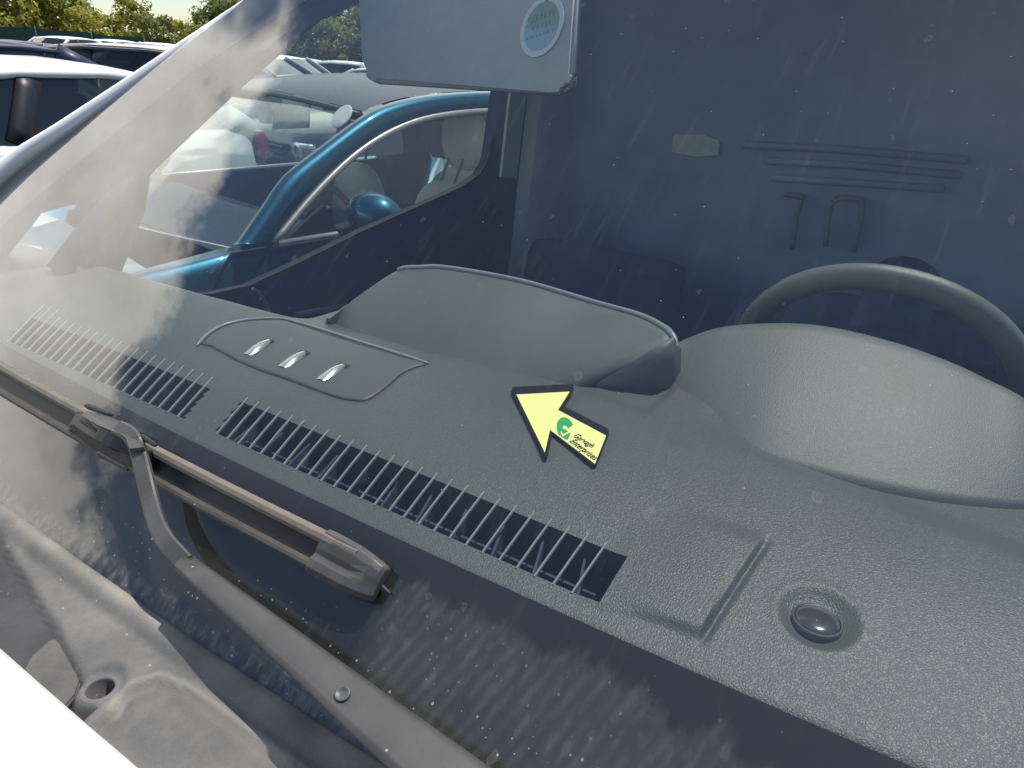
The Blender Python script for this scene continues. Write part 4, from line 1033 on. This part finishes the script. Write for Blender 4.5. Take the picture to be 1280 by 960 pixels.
# ------------------------------------------------------------------ other cars
def car_geo(L, W_, H, belt, ys, hoodz, kind):
    """panels of a plain car, nose at y=0, as {name: (bmesh, material key)}; ys = windscreen base, roof front, roof rear, rear base"""
    y1, y2, y3, y4 = ys; P = []
    w = W_ / 2
    stn = [(0, .74, hoodz * .70, .30), (.08, .85, hoodz * .86, .24), (.25, .93, hoodz * .93, .2), (.7, .985, hoodz * .98, .19), (y1, 1, belt - .01, .19), (y2, 1, belt, .19), ((y2 + y3) / 2, 1, belt, .19), (y3, 1, belt + .015, .19), (y4 - .05, .97, belt + .02, .2), (L - .12, .93, belt - .02, .24), (L - .03, .87, belt - .12, .28), (L, .80, belt - .3, .32)]
    stn.sort(key=lambda s: s[0])
    bm = bmesh.new(); rows = []
    for y, k, zt, zb in stn:
        a = w * k; cab = y1 < y < y4 - .06
        h = [(a * .86, zb), (a * .96, zb + .08), (a * 1.0, lerp(zb, zt, .35)), (a * .992, lerp(zb, zt, .7)), (a * .965, zt - .06), (a * .93, zt - .01), (a * .88, zt + (.0 if cab else .012))]
        h += [(a * .84, zt - .42), (0, zt - .44)] if cab else [(a * .5, zt + .035), (0, zt + .045)]
        rows.append([V((p, y, z)) for p, z in h] + [V((-p, y, z)) for p, z in reversed(h[:-1])])
    add_loft(bm, rows, False, True); P.append(('body', bm, 'paint'))
    wb, wt = w * .91, w * .73; zr = H
    def x_at(z): return lerp(wb, wt, max(0, (z - belt) / (zr - belt)) ** 1.25)
    bm = bmesh.new(); rows = []
    for y, z in ((y2 - .10, zr - .065), (y2, zr - .03), (lerp(y2, y3, .3), zr), (lerp(y2, y3, .7), zr - .005), (y3, zr - .04), (y3 + .10, zr - .085)):
        rows.append([V((wt * t, y, z + .035 * (1 - t * t) - (.03 if abs(t) > .97 else 0))) for t in (-1.02, -.97, -.8, -.4, 0, .4, .8, .97, 1.02)])
    add_loft(bm, rows); P.append(('roof', bm, 'paint'))
    zt = zr - .06
    for s in (-1, 1):
        for nm, a, b, r in (('front_pillar', (y1, belt - .02), (y2 - .05, zt), .045), ('rear_pillar', (y4, belt - .02), (y3 + .06, zt), .075), ('door_pillar', (lerp(y1, y4, .39), belt), (lerp(y2, y3, .31), zt), .065)):
            bm = bmesh.new(); pts = []
            for k in range(6):
                t = k / 5; z = lerp(a[1], b[1], t); y = lerp(a[0], b[0], t ** (1.0 if nm == 'door_pillar' else 1.12)); pts.append(V((s * (x_at(z) + .004), y, z)))
            add_profile(bm, pts, [(-r, -.012), (r, -.012), (r, .012), (0, .018), (-r, .012)], V((s, 0, .25)))
            P.append((nm, bm, 'black' if nm == 'door_pillar' else 'paint'))
        bm = bmesh.new(); add_tube(bm, [(s * (x_at(zt) + .004), y, z) for y, z in ((y2 - .08, zt - .01), (lerp(y2, y3, .25), zt + .018), (lerp(y2, y3, .75), zt + .014), (y3 + .08, zt - .015))], .026, 8); P.append(('roof_rail', bm, 'paint'))
        bm = bmesh.new(); rows = []
        for k in range(11):
            y = lerp(y1 + .02, y4 - .02, k / 10)
            z = zt if y2 - .05 <= y <= y3 + .06 else (lerp(belt, zt, (y - y1) / (y2 - .05 - y1)) if y < y2 else lerp(zt, belt, (y - y3 - .06) / (y4 - y3 - .06)))
            z = max(z, belt + .005); rows.append([V((s * x_at(lerp(belt - .03, z, q / 3)), y, lerp(belt - .03, z, q / 3))) for q in range(4)])
        add_loft(bm, rows); P.append(('side_window', bm, 'glass'))
        bm = bmesh.new(); add_box(bm, (s * (w + .07), y1 + .30, belt + .03), (.17, .13, .12), bev=.035); P.append(('door_mirror', bm, 'paint'))
        for yy in (L * .19, L * .80):
            bm = bmesh.new(); R_3 = Matrix.Rotation(rad(90) * s, 3, 'Y')
            add_lathe(bm, [(.2, -.10), (.30, -.1), (.325, -.07), (.325, .06), (.30, .085), (.215, .085), (.21, .06), (.02, .055)], (s * w * .86, yy, .325), R_3, 20); P.append(('wheel', bm, 'tyre'))
            bm = bmesh.new()
            for q in range(7):
                a = q * 2 * math.pi / 7; add_tube(bm, [V((s * (w * .86 + .075), yy, .325)), V((s * (w * .86 + .08), yy + .2 * math.cos(a), .325 + .2 * math.sin(a)))], .024, 6)
            P.append(('wheel_rim', bm, 'rim'))
        bm = bmesh.new(); add_box(bm, (s * w * .72, .10, hoodz * .80), (.36, .16, .13), Matrix.Rotation(rad(-18 * s), 3, 'Z'), bev=.03); P.append(('headlight', bm, 'lamp'))
        bm = bmesh.new(); add_box(bm, (s * w * .80, L - .10, belt - .13), (.24, .20, .24), Matrix.Rotation(rad(14 * s), 3, 'Z'), bev=.05); P.append(('tail_light', bm, 'tail'))
    bm = bmesh.new(); add_loft(bm, [[V((x_at(z) * t * .97, lerp(y1, y2 - .08, q) - .08 * (1 - t * t), z)) for t in (-1, -.6, -.2, .2, .6, 1)] for q, z in ((k / 5, lerp(belt - .02, zt, k / 5)) for k in range(6))]); P.append(('windscreen', bm, 'glass'))
    bm = bmesh.new(); add_loft(bm, [[V((x_at(z) * t * .97, lerp(y4, y3 + .08, q) + .06 * (1 - t * t), z)) for t in (-1, -.6, -.2, .2, .6, 1)] for q, z in ((k / 5, lerp(belt - .02, zt, k / 5)) for k in range(6))]); P.append(('rear_window', bm, 'glass'))
    bm = bmesh.new(); add_box(bm, (0, .02, hoodz * .76), (W_ * .52, .06, .16), bev=.01); P.append(('grille', bm, 'black'))
    for q in range(3):
        bm = bmesh.new(); add_box(bm, (0, -.015, hoodz * .76 - .05 + q * .05), (W_ * .50, .02, .014), bev=.003); P.append(('grille_bar', bm, 'rim'))
    bm = bmesh.new(); add_box(bm, (0, -.01, hoodz * .52), (.52, .02, .11)); P.append(('number_plate', bm, 'plate'))
    bm = bmesh.new(); add_box(bm, (-.24, -.022, hoodz * .52), (.04, .006, .108)); P.append(('plate_band', bm, 'blue'))
    bm = bmesh.new(); add_box(bm, (0, L + .005, belt - .26), (.52, .02, .11)); P.append(('number_plate', bm, 'plate'))
    bm = bmesh.new(); add_box(bm, (0, lerp(y1, y4, .5), belt - .28), (W_ * .80, (y4 - y1) * .9, .3)); P.append(('cabin_floor', bm, 'inner'))
    for s in (-1, 1):
        bm = bmesh.new(); add_box(bm, (s * w * .45, lerp(y1, y4, .56), belt), (.46, .12, .5), Matrix.Rotation(rad(-10), 3, 'X'), bev=.04); add_box(bm, (s * w * .45, lerp(y1, y4, .585), belt + .32), (.24, .09, .16), bev=.03); P.append(('seat', bm, 'black'))
    return P
KEY = dict(black='black', tyre='tyre', rim='rim', lamp='lamp', tail='tail', plate='plate', blue='blue', inner='inner')
def build_car(name, label, geo, paint, loc, rot, group=None, gl='car_glass'):
    t = thing(name, label, 'car', group, loc); t.rotation_euler = (0, 0, rot); parts = {}
    for nm, bm, k in geo:
        m = M[paint] if k == 'paint' else M[gl] if k == 'glass' else M[KEY[k]]
        par = t
        if nm in ('wheel_rim',): par = parts['wheel']
        if nm in ('grille_bar',): par = parts['grille']
        if nm == 'plate_band': par = parts['number_plate']
        o = bm_obj(nm, bm, m, par, nm not in ('grille', 'number_plate', 'grille_bar', 'plate_band'), True)
        if nm not in parts or nm in ('wheel',): parts[nm] = o
        if nm == 'wheel': parts['wheel'] = o
    return t
# white hatchback beyond the blue one: its roof and windows show left of the van's pillar, its tail through the glass
build_car('parked_hatchback', 'white hatchback with black window pillars beyond the teal car, cut by the left edge', car_geo(4.0, 1.78, 1.47, 1.07, (1.25, 2.15, 3.15, 3.87), .98, 0), 'white', (-4.93, -.37, gz(-4.9, 1)), 0, None, 'dark_glass')
# dark car facing the van row, seen through the teal car's windows
build_car('parked_car', 'dark grey car seen nose on through the windscreen of the teal hatchback', car_geo(4.3, 1.8, 1.50, 1.02, (1.2, 2.0, 3.3, 4.15), 1.0, 0), 'charcoal', (-5.55, 4.75, gz(-5.5, 5)), rad(-14))
build_car('parked_saloon', 'navy saloon whose curved roof shows just behind the white hatchback', car_geo(4.5, 1.8, 1.54, .98, (1.3, 2.2, 3.3, 4.25), .95, 0), 'navy', (-8.0, .6, gz(-8, 1)), rad(3), None, 'dark_glass')
build_car('parked_estate', 'grey estate with dark side windows parked side on beyond the white hatchback roof', car_geo(4.4, 1.82, 1.50, 1.02, (1.2, 1.9, 3.7, 4.25), 1.02, 0), 'charcoal', (-13.3, 5.5, gz(-11.6, 6)), rad(-58), None, 'dark_glass')
build_car('parked_estate', 'long dark blue car at the far left behind the navy roof', car_geo(4.6, 1.82, 1.44, 1.0, (1.2, 2.0, 3.9, 4.5), 1.0, 0), 'navy', (-15.6, 4.2, gz(-15, 6)), rad(2), None, 'dark_glass')
# cars in the far rows: one light mesh, copied, each with its own paint
def far_mesh(name, L, W_, H, belt, ys):
    bm = bmesh.new(); order = ['paint', 'glass', 'tyre', 'black', 'lamp', 'tail', 'rim', 'plate', 'blue', 'inner']
    for nm, b, k in car_geo(L, W_, H, belt, ys, belt - .04, 0):
        if nm in ('wheel_rim', 'grille_bar', 'plate_band', 'seat', 'cabin_floor'): b.free(); continue
        me = bpy.data.meshes.new('tmp'); b.to_mesh(me); b.free(); n0 = len(bm.faces); bm.from_mesh(me); bpy.data.meshes.remove(me); bm.faces.ensure_lookup_table()
        for f_ in bm.faces[n0:]: f_.material_index = order.index(k); f_.smooth = True
    bmesh.ops.recalc_face_normals(bm, faces=bm.faces)
    me = bpy.data.meshes.new(name); bm.to_mesh(me); bm.free()
    for k in order: me.materials.append(M['white'] if k == 'paint' else M['dark_glass'] if k == 'glass' else M[KEY[k]])
    return me
FM = [far_mesh('far_hatch', 4.0, 1.74, 1.48, 1.0, (1.1, 1.9, 3.1, 3.9)), far_mesh('far_saloon', 4.6, 1.8, 1.44, .98, (1.35, 2.2, 3.3, 4.2)), far_mesh('far_van', 4.5, 1.85, 1.80, 1.15, (.95, 1.6, 4.2, 4.45))]
far = [  # bearing, distance, mesh, paint, turn, what sets it apart
    (64.5, 31, 0, 'white', 20, 'white hatchback at the left end of the far row below the trees'),
    (62.0, 34, 1, 'white', 15, 'white saloon second from the left in the far row'),
    (60.6, 27, 0, 'silver', -70, 'silver hatchback in the far row left of the dark cars'),
    (58.9, 30, 0, 'navy', -60, 'dark blue hatchback in the far row between two pale cars'),
    (57.2, 28, 1, 'white', -75, 'white saloon in the far row just above the dark blue roof'),
    (55.6, 24, 1, 'silver', -80, 'silver saloon roof above the left of the grey estate'),
    (53.8, 25, 0, 'white', -75, 'white hatchback roof right above the grey estate'),
    (52.0, 29, 1, 'silver', -70, 'silver saloon in the far row beside the van pillar'),
    (49.6, 26, 0, 'white', -60, 'white hatchback seen through the glass next to the van pillar'),
    (47.6, 21, 1, 'white', -78, 'white saloon seen through the glass above the teal car roof, nearest of its row'),
    (46.0, 28, 0, 'white', 12, 'white hatchback in the far row left of the sun visor'),
    (44.4, 25, 1, 'silver', -72, 'silver saloon in the far row touching the sun visor edge'),
    (43.0, 30, 0, 'white', 10, 'white hatchback in the far row half hidden by the sun visor'),
    (40.6, 27, 1, 'navy', -70, 'dark saloon in the far row behind the sun visor'),
]
for i, (az, d, k, pt, tn, lab) in enumerate(far):
    p = polar(az, d); o = bpy.data.objects.new('parked_car', FM[k]); COL.objects.link(o)
    o.location = (p.x, p.y, gz(p.x, p.y)); o.rotation_euler = (0, 0, rad(tn))
    o.material_slots[0].link = 'OBJECT'; o.material_slots[0].material = M[pt]
    o['label'] = lab; o['category'] = 'car'; o['group'] = 'cars in the far rows of the car park'

# green shade-net fence beyond the far row
fence = thing('net_fence', 'low green net fence running below the trees behind the far cars', 'fence')
pts = [polar(a, 45) for a in range(57, 84, 1)]
bm = bmesh.new(); add_loft(bm, [[V((p.x, p.y, gz(p.x, p.y) + h + .04 * math.sin(i * 2.3))) for h in (.05, .6, 1.2, 1.75)] for i, p in enumerate(pts)])
bmesh.ops.solidify(bm, geom=bm.faces[:], thickness=.02)
bm_obj('net', bm, M['net'], fence)
for p in pts[::3]:
    bm = bmesh.new(); add_tube(bm, [V((p.x, p.y, gz(p.x, p.y) - .1)), V((p.x, p.y, gz(p.x, p.y) + 1.85))], .03, 8); bm_obj('post', bm, M['post'], fence)

# ------------------------------------------------------------------ trees: pines and scrub on the bank
def leaf_mat(name, c1, c2):
    m, t, p = mat(name)
    oi = N(t, 'ShaderNodeTexCoord'); n_ = N(t, 'ShaderNodeTexNoise', Scale=1.6, Detail=4.0); Lk(t, oi.outputs['Object'], n_.inputs['Vector'])
    c = N(t, 'ShaderNodeMix', data_type='RGBA'); Lk(t, ramp01(t, n_.outputs[0], .35, .65), c.inputs[0]); c.inputs[6].default_value = (*c1, 1); c.inputs[7].default_value = (*c2, 1)
    Lk(t, c.outputs[2], p.inputs['Base Color']); p.inputs['Roughness'].default_value = .6; p.inputs['Specular IOR Level'].default_value = .25
    tl_ = N(t, 'ShaderNodeBsdfTranslucent'); Lk(t, c.outputs[2], tl_.inputs[0])
    ms = N(t, 'ShaderNodeMixShader'); ms.inputs[0].default_value = .35; Lk(t, p.outputs[0], ms.inputs[1]); Lk(t, tl_.outputs[0], ms.inputs[2])
    Lk(t, ms.outputs[0], t.nodes['Material Output'].inputs[0]); return m
LM = [leaf_mat('pine_leaf', (.24, .26, .045), (.38, .37, .075)), leaf_mat('scrub_leaf', (.32, .33, .05), (.46, .43, .08)), leaf_mat('olive_leaf', (.17, .205, .06), (.27, .29, .085))]
def crown_mesh(seed, h, r, clumps, leaves, size):
    q = random.Random(seed); vs, fs = [], []
    for c in range(clumps):
        t = q.random() ** .8; z = h * (.08 + .88 * t); rr = r * (1 - .62 * max(0, t - .35)) * q.random() ** .5; a = q.random() * 6.283
        cc = V((rr * math.cos(a), rr * math.sin(a), z)); cr = r * q.uniform(.18, .40)
        for l in range(leaves):
            d = V((q.gauss(0, 1), q.gauss(0, 1), q.gauss(0, .75))).normalized() * cr * q.random() ** .35
            p = cc + d; n_ = (d.normalized() + V((q.gauss(0, .5), q.gauss(0, .5), q.gauss(.35, .5)))).normalized()
            u = n_.orthogonal().normalized(); u = Matrix.Rotation(q.random() * 6.28, 3, n_) @ u; w = n_.cross(u); s = size * q.uniform(.6, 1.4)
            b = len(vs); vs += [p - u * s, p - w * s * .55, p + u * s, p + w * s * .55]; fs.append((b, b + 1, b + 2, b + 3))
    me = bpy.data.meshes.new('crown'); me.from_pydata([tuple(v) for v in vs], [], fs); me.update(); return me
CR = [crown_mesh(1, 5.0, 2.1, 46, 60, .17), crown_mesh(2, 4.2, 2.4, 52, 60, .17), crown_mesh(3, 6.0, 2.0, 46, 62, .18), crown_mesh(4, 3.0, 1.9, 40, 55, .15)]
def trunk_mesh(seed, h, r):
    q = random.Random(seed); bm = bmesh.new()
    add_tube(bm, [(0, 0, -.4), (.05, 0, h * .3), (-.04, .06, h * .6), (.03, 0, h * .85)], [r, r * .8, r * .5, r * .2], 8)
    for k in range(7):
        a = q.random() * 6.28; z = h * q.uniform(.25, .7); l = h * .3
        add_tube(bm, [(0, 0, z), (l * .5 * math.cos(a), l * .5 * math.sin(a), z + l * .35), (l * math.cos(a), l * math.sin(a), z + l * .6)], [r * .4, r * .25, r * .08], 6)
    bmesh.ops.recalc_face_normals(bm, faces=bm.faces); me = bpy.data.meshes.new('trunk'); bm.to_mesh(me); bm.free(); me.materials.append(M['bark']); return me
TM = [trunk_mesh(k, h, .13) for k, h in enumerate((5.0, 4.2, 6.0, 3.0))]
trees = [  # bearing, distance, mesh, leaf, scale, label
    (66.5, 60, 2, 0, 1.05, 'tall yellow green pine at the top left corner'),
    (65.0, 56, 1, 1, 1.00, 'bright lime bush in front of the corner pine, left end of the tree line'),
    (63.6, 63, 0, 2, 1.20, 'dark olive tree second from the left along the bank'),
    (62.4, 57, 1, 0, 1.05, 'broad green tree above the left white far cars'),
    (61.2, 61, 2, 2, .85, 'dark narrow tree left of the first sky gap'),
    (60.2, 55, 3, 1, .70, 'low lime scrub below the dark narrow tree'),
    (58.9, 58, 3, 0, .66, 'low rounded tree under the first sky gap'),
    (57.4, 60, 0, 0, .66, 'green tree between the two sky gaps'),
    (56.2, 56, 3, 2, .74, 'dark bush right of the bare earth patch'),
    (55.0, 60, 3, 1, .72, 'low lime tree under the second sky gap'),
    (53.6, 57, 3, 0, .66, 'rounded green bush beside the white van pillar'),
    (52.2, 60, 1, 2, .95, 'dark tree at the van pillar, top of the picture'),
    (50.2, 62, 2, 0, 1.10, 'tall pine hidden mostly by the reflected cloud'),
    (48.0, 58, 1, 2, 1.05, 'olive tree seen through the windscreen by the cloud edge'),
    (46.4, 60, 0, 1, 1.05, 'lime green tree seen through the windscreen left of the visor'),
    (45.0, 56, 3, 0, 1.10, 'bush on orange earth seen through the windscreen'),
    (43.8, 61, 2, 2, 1.05, 'dark tall tree touching the visor edge through the windscreen'),
    (42.0, 58, 1, 0, 1.10, 'green tree behind the sun visor'),
    (39.5, 60, 0, 2, 1.15, 'olive tree behind the right part of the sun visor'),
    (70.0, 62, 0, 0, 1.15, 'pine just outside the left edge'),
]
for i, (az, d, k, lf, s, lab) in enumerate(trees):
    p = polar(az, d); z0 = gz(p.x, p.y) + 1.0
    t = thing('tree', lab, 'tree', 'trees on the bank beyond the car park', (p.x, p.y, z0)); t.scale = (s, s, s * .95); t.rotation_euler = (0, 0, i * 1.9)
    tr = bpy.data.objects.new('trunk', TM[k]); COL.objects.link(tr); tr.parent = t
    me = CR[k]
    if not me.materials: me.materials.append(LM[0])
    c = bpy.data.objects.new('crown', me); COL.objects.link(c); c.parent = t; c.material_slots[0].link = 'OBJECT'; c.material_slots[0].material = LM[lf]
